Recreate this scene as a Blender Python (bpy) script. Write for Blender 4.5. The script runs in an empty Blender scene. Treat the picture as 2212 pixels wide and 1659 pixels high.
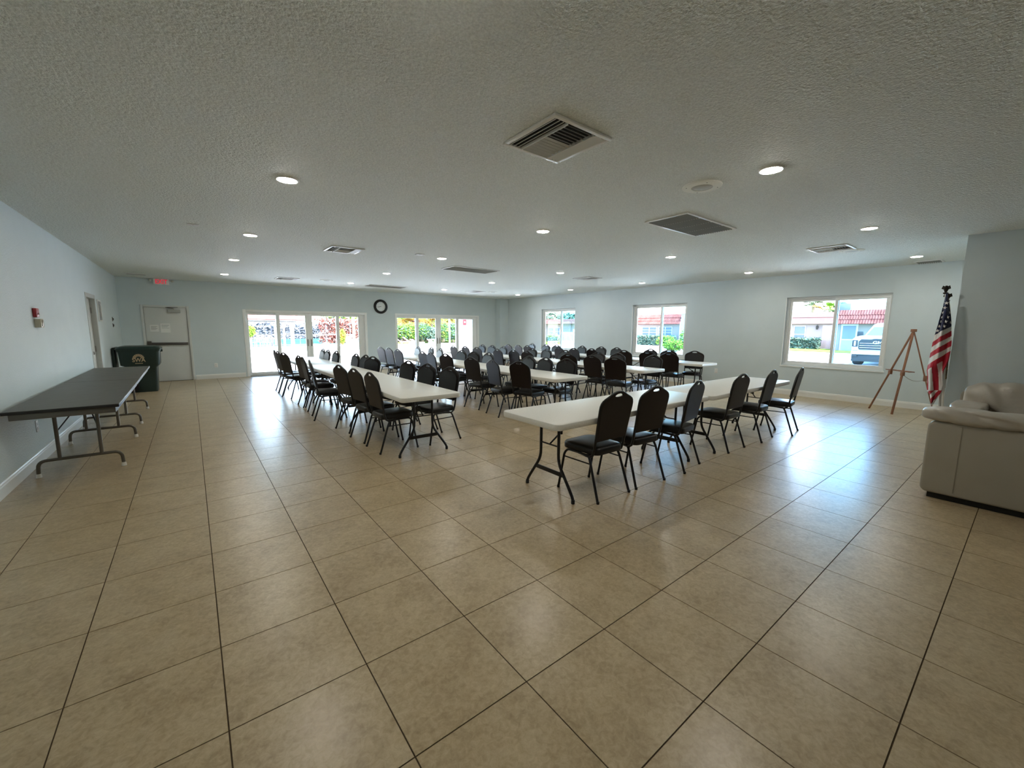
import bpy, bmesh, math, random
from mathutils import Vector, Matrix
random.seed(7)
PI = math.pi
scene = bpy.context.scene
COL = scene.collection
# ------------------------------------------------------------------ camera (solved from the floor tile grid)
T = 0.508                                  # tile pitch
F_PX, YAW, PITCH, ROLL = 886.098, 0.66224, -0.13478, 0.0064
CAM = Vector((0.0007, -1.6968, 1.4914))
XL, XR, YF, H = -1.4036, 10.8815, 12.8652, 2.7337
X2, YC, YB = 8.11, -0.96, -5.0             # near wall on the right, its corner, wall behind the camera
cy_, sy_, cp_, sp_ = math.cos(YAW), math.sin(YAW), math.cos(PITCH), math.sin(PITCH)
FWD = Vector((sy_*cp_, cy_*cp_, sp_)); RGT = Vector((cy_, -sy_, 0)); UPV = RGT.cross(FWD)
cr_, sr_ = math.cos(ROLL), math.sin(ROLL)
RGT, UPV = RGT*cr_ + UPV*sr_, -RGT*sr_ + UPV*cr_
cd = bpy.data.cameras.new('camera'); cam = bpy.data.objects.new('camera', cd); COL.objects.link(cam)
cam.matrix_world = Matrix(((RGT.x, UPV.x, -FWD.x, CAM.x), (RGT.y, UPV.y, -FWD.y, CAM.y), (RGT.z, UPV.z, -FWD.z, CAM.z), (0, 0, 0, 1)))
cd.sensor_fit = 'HORIZONTAL'; cd.sensor_width = 36; cd.lens = 36*F_PX/2212; cd.clip_start = .05; cd.clip_end = 400
scene.camera = cam
def ray(u, v): return RGT*((u-1106)/F_PX) - UPV*((v-829.5)/F_PX) + FWD
def at(u, v, X=None, Y=None, Z=None):      # the place where the sight line of a measured point meets a wall, floor or height
    d = ray(u, v)
    t = (X-CAM.x)/d.x if X is not None else (Y-CAM.y)/d.y if Y is not None else (Z-CAM.z)/d.z
    return CAM + d*t
def to_px(p):
    d = p - CAM; z = d.dot(FWD)
    return (1106 + F_PX*d.dot(RGT)/z, 829.5 - F_PX*d.dot(UPV)/z, z)
# ------------------------------------------------------------------ light
LENS_STRENGTH = 132.0
SKY_STRENGTH = 3.0
SUN_STRENGTH = 17.0
w = bpy.data.worlds.new('world'); scene.world = w; w.use_nodes = True
nt = w.node_tree; bg = nt.nodes['Background']
sk = nt.nodes.new('ShaderNodeTexSky'); sk.sky_type = 'NISHITA'; sk.sun_disc = False
sk.sun_elevation = math.radians(58); sk.sun_rotation = math.radians(183); sk.dust_density = 3.0; sk.air_density = 1.0; sk.ozone_density = 1.0
nt.links.new(sk.outputs[0], bg.inputs[0]); bg.inputs[1].default_value = SKY_STRENGTH
sl = bpy.data.lights.new('sun', 'SUN'); sl.energy = SUN_STRENGTH; sl.angle = math.radians(.6); sl.color = (1, .96, .9)
so = bpy.data.objects.new('sun', sl); COL.objects.link(so); so.location = (-20, -20, 40)
so.rotation_euler = Vector((.03, .42, -.90)).to_track_quat('-Z', 'Y').to_euler()
vs = scene.view_settings; vs.view_transform = 'Standard'; vs.look = 'None'; vs.gamma = 1; vs.use_curve_mapping = False; vs.exposure = 0.6
scene.cycles.use_denoising = True
scene.cycles.max_bounces = 10; scene.cycles.diffuse_bounces = 6; scene.cycles.glossy_bounces = 3; scene.cycles.transparent_max_bounces = 12
scene.cycles.sample_clamp_indirect = 6.0
scene.cycles.caustics_reflective = False; scene.cycles.caustics_refractive = False
# ------------------------------------------------------------------ materials
MATS = {}
def mat(name, col=(.8, .8, .8), rough=.5, metal=0, spec=.5, noise=None, bump=None, col2=None, coat=0, emit=None, stretch=None, sub=None):
    """noise=(scale, detail) mixes col and col2; bump=(scale, strength, distance)"""
    if name in MATS: return MATS[name]
    m = bpy.data.materials.new(name); m.use_nodes = True; N = m.node_tree.nodes; L = m.node_tree.links
    b = N['Principled BSDF']
    b.inputs['Base Color'].default_value = (*col, 1); b.inputs['Roughness'].default_value = rough; b.inputs['Metallic'].default_value = metal
    b.inputs['Specular IOR Level'].default_value = spec
    if coat: b.inputs['Coat Weight'].default_value = coat; b.inputs['Coat Roughness'].default_value = .15
    if emit: b.inputs['Emission Color'].default_value = (*emit[0], 1); b.inputs['Emission Strength'].default_value = emit[1]
    src = None
    if noise or bump:
        g = N.new('ShaderNodeNewGeometry'); src = g.outputs['Position']
        if stretch:
            mp = N.new('ShaderNodeMapping'); L.new(src, mp.inputs[0]); mp.inputs['Scale'].default_value = stretch; src = mp.outputs[0]
    if noise:
        n = N.new('ShaderNodeTexNoise'); n.inputs['Scale'].default_value = noise[0]; n.inputs['Detail'].default_value = noise[1]; L.new(src, n.inputs['Vector'])
        r = N.new('ShaderNodeValToRGB'); r.color_ramp.elements[0].position = .35; r.color_ramp.elements[1].position = .68
        r.color_ramp.elements[0].color = (*col, 1); r.color_ramp.elements[1].color = (*(col2 or col), 1)
        L.new(n.outputs['Fac'], r.inputs[0]); L.new(r.outputs[0], b.inputs['Base Color'])
    if bump:
        n2 = N.new('ShaderNodeTexNoise'); n2.inputs['Scale'].default_value = bump[0]; n2.inputs['Detail'].default_value = 3; L.new(src, n2.inputs['Vector'])
        bp = N.new('ShaderNodeBump'); bp.inputs['Strength'].default_value = bump[1]; bp.inputs['Distance'].default_value = bump[2]
        L.new(n2.outputs['Fac'], bp.inputs['Height']); L.new(bp.outputs[0], b.inputs['Normal'])
    MATS[name] = m; return m
def glass_mat(name, tint, refl=.08):
    m = bpy.data.materials.new(name); m.use_nodes = True; N = m.node_tree.nodes; L = m.node_tree.links
    for n in list(N):
        if n.type != 'OUTPUT_MATERIAL': N.remove(n)
    t = N.new('ShaderNodeBsdfTransparent'); t.inputs[0].default_value = (*tint, 1)
    g = N.new('ShaderNodeBsdfGlossy'); g.inputs['Roughness'].default_value = .02
    f = N.new('ShaderNodeFresnel'); f.inputs[0].default_value = 1.35
    mx = N.new('ShaderNodeMixShader'); L.new(f.outputs[0], mx.inputs[0]); L.new(t.outputs[0], mx.inputs[1]); L.new(g.outputs[0], mx.inputs[2])
    L.new(mx.outputs[0], N['Material Output'].inputs[0]); MATS[name] = m; return m
M_WALL = mat('wall_paint', (.61, .685, .71), .55, noise=(3, 2), col2=(.63, .705, .73), bump=(90, .35, .004))
M_WALL_L = mat('textured_wall_paint', (.61, .685, .71), .5, noise=(3, 2), col2=(.63, .705, .73), bump=(75, .5, .006))
M_CEIL = mat('ceiling_stipple', (.75, .785, .74), .7, noise=(95, 3), col2=(.90, .935, .89), bump=(62, 1.0, .024))
M_TRIM = mat('trim_white', (.80, .80, .77), .35)
M_GROUT = mat('grout', (.085, .062, .04), .95, spec=.1)
M_BLACK = mat('black_powder_coat', (.009, .009, .010), .32, spec=.4)
M_VINYL = mat('black_vinyl', (.009, .009, .010), .36, spec=.38, bump=(160, .12, .002))
M_BACKV = mat('dark_brown_vinyl', (.015, .009, .008), .42, spec=.24, bump=(160, .12, .002))
M_PLAST = mat('white_granite_plastic', (.77, .76, .72), .40, noise=(120, 2), col2=(.83, .82, .775), bump=(260, .15, .001))
M_WHITE = mat('white_enamel', (.82, .82, .80), .3)
M_VINYLW = mat('white_vinyl_frame', (.86, .87, .86), .35)
M_PAPER = mat('paper', (.86, .86, .84), .8)
M_INK = mat('grey_ink', (.22, .22, .22), .8)
M_STEEL = mat('brushed_steel', (.30, .29, .28), .38, metal=.9)
M_DARKST = mat('dark_bronze_bar', (.085, .075, .07), .45, metal=.4)
M_DUCT = mat('duct_dark', (.03, .03, .03), .9)
M_RED = mat('red_plastic', (.32, .02, .025), .4)
M_CHROME = mat('chrome', (.8, .8, .8), .12, metal=1)
def tile_mat():
    m = bpy.data.materials.new('beige_floor_tile'); m.use_nodes = True; N = m.node_tree.nodes; L = m.node_tree.links; b = N['Principled BSDF']
    g = N.new('ShaderNodeNewGeometry'); oi = N.new('ShaderNodeObjectInfo')
    vm = N.new('ShaderNodeVectorMath'); vm.operation = 'SCALE'; L.new(g.outputs['Position'], vm.inputs[0]); vm.inputs['Scale'].default_value = 1
    ad = N.new('ShaderNodeVectorMath'); ad.operation = 'ADD'; L.new(vm.outputs[0], ad.inputs[0])
    sc = N.new('ShaderNodeMath'); sc.operation = 'MULTIPLY'; L.new(oi.outputs['Random'], sc.inputs[0]); sc.inputs[1].default_value = 37
    cb = N.new('ShaderNodeCombineXYZ'); L.new(sc.outputs[0], cb.inputs[2]); L.new(cb.outputs[0], ad.inputs[1])
    n1 = N.new('ShaderNodeTexNoise'); n1.inputs['Scale'].default_value = 5; n1.inputs['Detail'].default_value = 7; n1.inputs['Roughness'].default_value = .68; L.new(ad.outputs[0], n1.inputs['Vector'])
    n2 = N.new('ShaderNodeTexNoise'); n2.inputs['Scale'].default_value = 38; n2.inputs['Detail'].default_value = 8; n2.inputs['Roughness'].default_value = .7; n2.inputs['Distortion'].default_value = .6; L.new(ad.outputs[0], n2.inputs['Vector'])
    mx = N.new('ShaderNodeMix'); mx.data_type = 'FLOAT'; mx.inputs[0].default_value = .58; L.new(n1.outputs['Fac'], mx.inputs[2]); L.new(n2.outputs['Fac'], mx.inputs[3])
    r = N.new('ShaderNodeValToRGB'); e = r.color_ramp.elements
    e[0].position = .37; e[0].color = (.345, .258, .150, 1); e[1].position = .62; e[1].color = (.56, .452, .295, 1)
    q = r.color_ramp.elements.new(.5); q.color = (.46, .357, .218, 1)
    L.new(mx.outputs[0], r.inputs[0]); L.new(r.outputs[0], b.inputs['Base Color'])
    rr = N.new('ShaderNodeMapRange'); rr.inputs['To Min'].default_value = .24; rr.inputs['To Max'].default_value = .36; L.new(n1.outputs['Fac'], rr.inputs[0]); L.new(rr.outputs[0], b.inputs['Roughness'])
    bp = N.new('ShaderNodeBump'); bp.inputs['Strength'].default_value = .12; bp.inputs['Distance'].default_value = .003; L.new(n1.outputs['Fac'], bp.inputs['Height']); L.new(bp.outputs[0], b.inputs['Normal'])
    b.inputs['Specular IOR Level'].default_value = .5
    return m
M_TILE = tile_mat()
G_CLEAR = glass_mat('clear_glass', (.96, .98, .98))
G_TINT = glass_mat('blue_tinted_glass', (.66, .84, .90))
# ------------------------------------------------------------------ mesh helpers
class MB:
    def __init__(s): s.v = []; s.f = []; s.m = []; s.mi = 0
    def add(s, vs, fs):
        o = len(s.v); s.v += [tuple(p) for p in vs]; s.f += [tuple(i+o for i in f) for f in fs]; s.m += [s.mi]*len(fs); return s
    def box(s, x0, x1, y0, y1, z0, z1):
        return s.add([(x0,y0,z0),(x1,y0,z0),(x1,y1,z0),(x0,y1,z0),(x0,y0,z1),(x1,y0,z1),(x1,y1,z1),(x0,y1,z1)],
                     [(0,3,2,1),(4,5,6,7),(0,1,5,4),(1,2,6,5),(2,3,7,6),(3,0,4,7)])
    def obox(s, c, ax, ay, az):          # oriented box: centre and three half-axis vectors
        c, ax, ay, az = map(Vector, (c, ax, ay, az))
        vs = [c+ax*i+ay*j+az*k for k in (-1,1) for (i,j) in ((-1,-1),(1,-1),(1,1),(-1,1))]
        return s.add(vs, [(0,3,2,1),(4,5,6,7),(0,1,5,4),(1,2,6,5),(2,3,7,6),(3,0,4,7)])
    def bar(s, a, b, wid, thk, up=(0,0,1)):
        a, b = Vector(a), Vector(b); d = (b-a); l = d.length; d.normalize()
        sd = d.cross(Vector(up))
        if sd.length < 1e-4: sd = d.cross(Vector((1,0,0)))
        sd.normalize(); u = sd.cross(d)
        return s.obox((a+b)/2, d*l/2, sd*wid/2, u*thk/2)
    def tube(s, pts, r, n=8, closed=False, cap=True):
        P = [Vector(p) for p in pts]; k = len(P); rs = r if isinstance(r, (list, tuple)) else [r]*k
        def tan(i):
            if closed: return (P[(i+1) % k]-P[i-1]).normalized()
            return (P[min(i+1, k-1)]-P[max(i-1, 0)]).normalized()
        t = tan(0); u = t.orthogonal().normalized(); vs = []
        for i in range(k):
            t2 = tan(i); q = t.rotation_difference(t2); u = q @ u; u = (u - t2*u.dot(t2)).normalized(); t = t2; w_ = t.cross(u)
            for j in range(n):
                a = 2*PI*j/n; vs.append(P[i] + (u*math.cos(a) + w_*math.sin(a))*rs[i])
        fs = []
        for i in range(k if closed else k-1):
            i2 = (i+1) % k
            for j in range(n): fs.append((i*n+j, i*n+(j+1) % n, i2*n+(j+1) % n, i2*n+j))
        if cap and not closed: fs.append(tuple(range(n))[::-1]); fs.append(tuple((k-1)*n+j for j in range(n)))
        return s.add(vs, fs)
    def lathe(s, prof, n=24, c=(0,0,0), axis='z', cap=True):
        c = Vector(c); vs = []; fs = []
        for (r, h) in prof:
            for j in range(n):
                a = 2*PI*j/n; x, y = r*math.cos(a), r*math.sin(a)
                p = (x, y, h) if axis == 'z' else (x, -h, y) if axis == 'y' else (h, x, y)
                vs.append(c + Vector(p))
        for i in range(len(prof)-1):
            for j in range(n): fs.append((i*n+j, i*n+(j+1) % n, (i+1)*n+(j+1) % n, (i+1)*n+j))
        if cap: fs.append(tuple(range(n))[::-1]); fs.append(tuple((len(prof)-1)*n+j for j in range(n)))
        return s.add(vs, fs)
    def prism(s, poly, a, b, f=lambda u, v, h: (u, v, h)):
        n = len(poly); vs = [f(u, v, a) for u, v in poly] + [f(u, v, b) for u, v in poly]
        return s.add(vs, [tuple(range(n))[::-1], tuple(range(n, 2*n))] + [(i, (i+1) % n, n+(i+1) % n, n+i) for i in range(n)])
    def loft(s, rings):                  # rings of equal length, capped
        n = len(rings[0]); vs = [p for r in rings for p in r]; fs = []
        for i in range(len(rings)-1):
            for j in range(n): fs.append((i*n+j, i*n+(j+1) % n, (i+1)*n+(j+1) % n, (i+1)*n+j))
        fs.append(tuple(range(n))[::-1]); fs.append(tuple((len(rings)-1)*n+j for j in range(n)))
        return s.add(vs, fs)
    def mesh(s, name, mats, smooth=None, bevel=0, seg=2, fix=True):
        me = bpy.data.meshes.new(name); me.from_pydata(s.v, [], s.f)
        for m in (mats if isinstance(mats, (list, tuple)) else [mats]): me.materials.append(m)
        if any(s.m): me.polygons.foreach_set('material_index', s.m)
        if fix or bevel:
            bm = bmesh.new(); bm.from_mesh(me)
            if fix: bmesh.ops.recalc_face_normals(bm, faces=bm.faces)
            if bevel:
                es = [e for e in bm.edges if len(e.link_faces) == 2 and e.calc_face_angle(0) > .5]
                bmesh.ops.bevel(bm, geom=es, offset=bevel, segments=seg, affect='EDGES', profile=.5, clamp_overlap=True)
            bm.to_mesh(me); bm.free()
        if smooth is not None or bevel:
            me.shade_smooth(); me.set_sharp_from_angle(angle=math.radians(smooth if smooth else 35))
        me.update(); return me
    def build(s, name, mats, parent=None, **k):
        return link(name, s.mesh(name, mats, **k), parent)
def link(name, me, parent=None, loc=None):
    o = bpy.data.objects.new(name, me); COL.objects.link(o)
    if parent is not None: o.parent = parent
    if loc is not None: o.location = loc
    return o
def tag(o, label, cat, group=None):
    o['label'] = label; o['category'] = cat
    if group: o['group'] = group
    return o
def thing(name, label, cat, loc=(0,0,0), rz=0, group=None):
    o = bpy.data.objects.new(name, None); COL.objects.link(o); o.location = loc; o.rotation_euler = (0,0,rz); o.empty_display_size = .1
    return tag(o, label, cat, group)
def struct(o, label=None):
    o['kind'] = 'structure'
    if label: o['label'] = label
    return o
def copy_tree(o, parent=None):
    c = o.copy(); COL.objects.link(c); c.parent = parent
    for ch in o.children: copy_tree(ch, c)
    return c
def rrect(x0, x1, y0, y1, r, n=5):
    P = []
    for (cx, cy, a0) in ((x1-r, y1-r, 0), (x0+r, y1-r, PI/2), (x0+r, y0+r, PI), (x1-r, y0+r, 1.5*PI)):
        for i in range(n+1):
            a = a0 + PI/2*i/n; P.append((cx+r*math.cos(a), cy+r*math.sin(a)))
    return P
def fillet(pts, r, n=4):                 # rounds the inner corners of a polyline
    P = [Vector(p) for p in pts]; out = [P[0]]
    for i in range(1, len(P)-1):
        a = (P[i-1]-P[i]); b = (P[i+1]-P[i]); d = min(r, a.length*.48, b.length*.48); a.normalize(); b.normalize()
        p0, p2 = P[i]+a*d, P[i]+b*d
        for k in range(n+1):
            t = k/n; out.append(p0*(1-t)**2 + P[i]*2*t*(1-t) + p2*t*t)
    out.append(P[-1]); return out
def text_obj(name, body, size, m, parent, loc, rot, ext=.002, sx=1, align='CENTER', bold=0):
    cu = bpy.data.curves.new(name, 'FONT'); cu.body = body; cu.size = size; cu.extrude = ext; cu.align_x = align; cu.align_y = 'CENTER'; cu.offset = bold
    tmp = bpy.data.objects.new('tmp_text', cu); COL.objects.link(tmp)
    dg = bpy.context.evaluated_depsgraph_get(); me = bpy.data.meshes.new_from_object(tmp.evaluated_get(dg)); me.name = name
    bpy.data.objects.remove(tmp); bpy.data.curves.remove(cu)
    me.materials.clear(); me.materials.append(m)
    o = link(name, me, parent, loc); o.rotation_euler = rot; o.scale = (sx, 1, 1); return o
# ================================================================== THE ROOM
def wall_with_holes(name, u0, u1, z0, z1, holes, f, m):
    """f(u, d, z): d=0 inner face, d=1 outer face; holes (ua, ub, za, zb)"""
    us = sorted({u0, u1, *[h[0] for h in holes], *[h[1] for h in holes]}); zs = sorted({z0, z1, *[h[2] for h in holes], *[h[3] for h in holes]})
    b = MB(); idx = {}
    def v(i, j, d):
        k = (i, j, d)
        if k not in idx: idx[k] = len(b.v); b.v.append(tuple(f(us[i], d, zs[j])))
        return idx[k]
    solid = lambda i, j: 0 <= i < len(us)-1 and 0 <= j < len(zs)-1 and not any(h[0] <= (us[i]+us[i+1])/2 <= h[1] and h[2] <= (zs[j]+zs[j+1])/2 <= h[3] for h in holes)
    for i in range(len(us)-1):
        for j in range(len(zs)-1):
            if not solid(i, j): continue
            fs = [(v(i,j,0), v(i+1,j,0), v(i+1,j+1,0), v(i,j+1,0)), (v(i,j,1), v(i,j+1,1), v(i+1,j+1,1), v(i+1,j,1))]
            if not solid(i-1, j): fs.append((v(i,j,0), v(i,j+1,0), v(i,j+1,1), v(i,j,1)))
            if not solid(i+1, j): fs.append((v(i+1,j,0), v(i+1,j,1), v(i+1,j+1,1), v(i+1,j+1,0)))
            if not solid(i, j-1): fs.append((v(i,j,0), v(i,j,1), v(i+1,j,1), v(i+1,j,0)))
            if not solid(i, j+1): fs.append((v(i,j+1,0), v(i+1,j+1,0), v(i+1,j+1,1), v(i,j+1,1)))
            b.f += fs; b.m += [0]*len(fs)
    return struct(b.build(name, m))
WT = .20
SL1 = (1.295, 4.875, 0.0, 1.968); SL2 = (5.963, 9.54, 0.0, 1.975); DOORX = (-.93, -.035, 0.0, 2.0)
WZ0, WZ1 = .685, 2.228
WIN = [(8.62, 10.42), (4.415, 6.205), (.184, 2.01)]
wall_with_holes('wall_far', XL-WT, XR+WT, 0, H, [SL1, SL2, DOORX], lambda u, d, z: (u, YF+d*WT, z), M_WALL)
wall_with_holes('wall_right', YC, YF, 0, H, [(a, b, WZ0, WZ1) for a, b in WIN], lambda u, d, z: (XR+d*WT, u, z), M_WALL)
wall_with_holes('wall_left', YB-WT, YF, 0, H, [(8.68, 9.56, 0.0, 2.045)], lambda u, d, z: (XL-d*WT, u, z), M_WALL_L)
struct(MB().box(X2, X2+WT, YB-WT, YC-WT, 0, H).build('wall_near', M_WALL))
struct(MB().box(X2, XR+WT, YC-WT, YC, 0, H).build('wall_return', M_WALL))
struct(MB().box(XL-WT, X2, YB-WT, YB, 0, H).build('wall_back', M_WALL))
struct(MB().box(10.45, XR, 12.56, YF, 0, H).build('trim_1', M_WALL), 'boxed pale blue column in the far right corner')
ceil = struct(MB().box(XL-WT, XR+WT, YB-WT, YF+WT, H, H+.18).build('ceiling', M_CEIL))
# floor: grout bed and tiles
floor = struct(MB().box(XL-WT, XR+WT, YB-WT, YF+WT, -.12, -.0032).build('floor', M_GROUT))
def tile_mesh(x0, x1, y0, y1):
    g, d = .0026, .0042
    x0 += g; x1 -= g; y0 += g; y1 -= g
    return MB().add([(x0,y0,-d),(x1,y0,-d),(x1,y1,-d),(x0,y1,-d),(x0,y0,0),(x1,y0,0),(x1,y1,0),(x0,y1,0)], [(0,1,5,4),(1,2,6,5),(2,3,7,6),(3,0,4,7),(4,5,6,7)])
cells = []
i0, i1, j0, j1 = math.floor(XL/T), math.ceil(XR/T), math.floor(YB/T), math.ceil(YF/T)
for i in range(i0, i1):
    for j in range(j0, j1):
        xa, xb, ya, yb = max(i*T, XL), min((i+1)*T, XR), max(j*T, YB), min((j+1)*T, YF)
        if xb-xa < .012 or yb-ya < .012: continue
        if xa > X2 and yb < YC: continue
        c = Vector(((xa+xb)/2, (ya+yb)/2, 0)); u, v, z = to_px(c)
        dist = (c-CAM).length
        vis = z > .3 and -250 < u < 2460 and 600 < v < 1950
        cells.append(((xb-xa)*(yb-ya)/dist**3 if vis else 0, xa, xb, ya, yb, abs(xb-xa-T) < 1e-6 and abs(yb-ya-T) < 1e-6))
cells.sort(reverse=True)
full_tile = tile_mesh(-T/2, T/2, -T/2, T/2).mesh('tile', M_TILE, fix=False)
rest = MB()
for k, (a, xa, xb, ya, yb, whole) in enumerate(cells):
    if k < 300 and a > 0:
        me = full_tile if whole else tile_mesh(-(xb-xa)/2, (xb-xa)/2, -(yb-ya)/2, (yb-ya)/2).mesh('tile', M_TILE, fix=False)
        link('tile', me, floor, ((xa+xb)/2, (ya+yb)/2, 0))
    else:
        t_ = tile_mesh(xa, xb, ya, yb); rest.add(t_.v, t_.f)
rt = rest.build('distant_tiles', M_TILE, floor, fix=False); rt['kind'] = 'stuff'
# baseboards
def baseboard(name, a, b, axis, pos, sgn):
    prof = [(0,0),(.016,0),(.016,.095),(.012,.108),(.012,.116),(.006,.128),(0,.130)]
    m = MB(); m.prism([(p[0], p[1]) for p in prof], a, b, (lambda u, v, h: (pos+sgn*u, h, v)) if axis == 'y' else (lambda u, v, h: (h, pos+sgn*u, v)))
    return struct(m.build(name, M_TRIM))
baseboard('baseboard_left', YB, 8.60, 'y', XL, 1); baseboard('baseboard_left_far', 9.64, YF, 'y', XL, 1)
baseboard('baseboard_right', YC, 12.56, 'y', XR, -1); baseboard('baseboard_near', YB, YC, 'y', X2, -1)
for n_, (a, b) in enumerate(((XL, -1.0), (.035, 1.23), (4.94, 5.90), (9.6, 10.45))): baseboard('baseboard_far_%d' % (n_+1), a, b, 'x', YF, -1)
# ---- windows
def pane_box(x0, x1, y0, y1, z0, z1, name, g, parent): return MB().box(x0, x1, y0, y1, z0, z1).build(name, g, parent)
def window(n, a, b, split):
    w_ = struct(bpy.data.objects.new('window_%d' % n, None)); COL.objects.link(w_); w_.location = (XR, a, WZ0)
    w_['label'] = ['white sliding window nearest the far corner', 'white sliding window between the other two, behind the table rows', 'large white sliding window beside the easel'][n-1]
    W, Hh, D = b-a, WZ1-WZ0, .10; s = split-a
    f = MB()                            # outer frame set back in the wall
    for (y0, y1, z0, z1) in ((0, W, 0, .045), (0, W, Hh-.045, Hh), (0, .045, .045, Hh-.045), (W-.045, W, .045, Hh-.045)): f.box(D-.02, D+.075, y0, y1, z0, z1)
    f.build('window_frame', M_VINYLW, w_, bevel=.004)
    for k, (y0, y1, dx, gl, nm) in enumerate(((.045, s+.035, 0, G_TINT, 'fixed_sash'), (s-.035, W-.045, .035, G_CLEAR, 'sliding_sash'))):
        m = MB(); t_ = .055; x0 = D+dx-.012; x1 = x0+.03; z0, z1 = .045, Hh-.045
        m.box(x0, x1, y0, y1, z0, z0+t_); m.box(x0, x1, y0, y1, z1-t_, z1); m.box(x0, x1, y0, y0+t_, z0+t_, z1-t_); m.box(x0, x1, y1-t_, y1, z0+t_, z1-t_)
        sh = m.build(nm, M_VINYLW, w_, bevel=.003)
        MB().box(x0+.012, x0+.017, y0+t_-.004, y1-t_+.004, z0+t_-.004, z1-t_+.004).build('pane', gl, sh)
    MB().box(-.02, D-.02, -.012, W+.012, -.026, -.001).build('window_sill', M_VINYLW, w_, bevel=.003)
    MB().box(-.006, .012, W-.012, W-.0005, 0, Hh-.002).build('jamb_trim', M_VINYLW, w_)
for n_, ((a, b), s_) in enumerate(zip(WIN, (9.41, 5.24, 1.08))): window(n_+1, a, b, s_)
# ---- sliding glass doors in the far wall
def slider(n, S, panes, label):
    x0, x1, z0, z1 = S
    d = bpy.data.objects.new('door_%d' % n, None); COL.objects.link(d); struct(d, label); d.location = (0, YF, 0)
    f = MB(); D0, D1 = -.012, .16
    f.box(x0-.035, x0+.045, D0, D1, 0, z1+.03); f.box(x1-.045, x1+.035, D0, D1, 0, z1+.03); f.box(x0+.045, x1-.045, D0, D1, z1-.04, z1+.03)
    f.build('door_frame', M_VINYLW, d, bevel=.004)
    MB().box(x0+.045, x1-.045, -.03, D1, 0.0, .022).build('threshold', mat('threshold_aluminium', (.45, .43, .40), .45, metal=.6), d, bevel=.003)
    gz0, gz1 = .113, 1.846
    ed = [(x0+.045, (panes[0][1]+panes[1][0])/2+.05), ((panes[0][1]+panes[1][0])/2-.05, (panes[1][1]+panes[2][0])/2), ((panes[1][1]+panes[2][0])/2, (panes[2][1]+panes[3][0])/2+.05), ((panes[2][1]+panes[3][0])/2-.05, x1-.045)]
    for k, ((ga, gb), (ea, eb)) in enumerate(zip(panes, ed)):
        y0 = .085 if k in (0, 3) else .03; y1 = y0+.045; zt = z1-.04
        m = MB(); m.box(ea, ga, y0, y1, .024, zt); m.box(gb, eb, y0, y1, .024, zt); m.box(ga, gb, y0, y1, .024, gz0); m.box(ga, gb, y0, y1, gz1, zt)
        lf = m.build('door_panel', M_VINYLW, d, bevel=.004)
        pane_box(ga-.004, gb+.004, y0+.02, y0+.026, gz0-.004, gz1+.004, 'pane', G_CLEAR, lf)
        if k in (1, 2):
            hx = (gb+eb)/2 if k == 1 else (ga+ea)/2
            MB().box(hx-.014, hx+.014, y0-.028, y0, .88, 1.10).build('handle', M_STEEL, lf, bevel=.006)
slider(1, SL1, [(1.398, 2.122), (2.222, 2.94), (3.145, 3.885), (3.989, 4.63)], 'four panel white sliding glass door opening to the pool deck, left of the clock')
slider(2, SL2, [(6.01, 6.757), (6.87, 7.588), (7.81, 8.50), (8.625, 9.31)], 'four panel white sliding glass door right of the clock, garden beyond')
# ---- exit door
d3 = bpy.data.objects.new('door_3', None); COL.objects.link(d3); struct(d3, 'white steel exit door with panic bar under the exit sign'); d3.location = (0, YF, 0)
f = MB(); f.box(-.985, -.93, -.02, .12, 0, 2.045); f.box(-.035, .02, -.02, .12, 0, 2.045); f.box(-.93, -.035, -.02, .12, 1.992, 2.045)
f.box(-.985, -.90, .056, .14, 0, 2.045).box(-.065, .02, .056, .14, 0, 2.045).box(-.90, -.065, .056, .14, 1.96, 2.045).box(-.90, -.065, .056, .14, -.02, .03)
f.build('door_frame', mat('door_frame_paint', (.66, .68, .66), .45), d3, bevel=.004)
M_DOOR = mat('door_paint', (.68, .69, .67), .4)
leaf = MB().box(-.925, -.04, .012, .055, .008, 1.988).build('door_leaf', M_DOOR, d3, bevel=.003)
pb = MB().box(-.915, -.065, -.055, -.025, .985, 1.055); pb.box(-.915, -.83, -.06, .012, .975, 1.09); pb.box(-.11, -.065, -.04, .012, .985, 1.055)
pb.build('panic_bar', M_DARKST, leaf, bevel=.005)
cl = MB().box(-.44, -.165, -.05, .012, 1.855, 1.935); cl.build('door_closer', mat('closer_grey', (.42, .42, .40), .4), leaf, bevel=.012, seg=3)
MB().bar((-.30, -.03, 1.955), (-.47, -.10, 1.99), .02, .012).bar((-.47, -.10, 1.99), (-.22, -.015, 2.0), .02, .012).build('closer_arm', M_DARKST, leaf)
for (x0, x1, z0, z1, rows) in ((-.832, -.655, 1.345, 1.525, 6), (-.615, -.415, 1.32, 1.56, 4)):
    p = MB().box(x0, x1, .009, .0115, z0, z1).build('notice_paper', M_PAPER, leaf)
    m = MB(); hh = (z1-z0)
    for r in range(rows):
        zz = z1-hh*(.16+.11*r) if rows == 4 else z1-hh*(.2+.1*r); th = .009 if (rows == 4 and r == 0) else .005
        m.box(x0+.02, x1-.02-.02*(r % 3), .0078, .0088, zz-th, zz)
    m.build('print_lines', M_INK, p)
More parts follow.
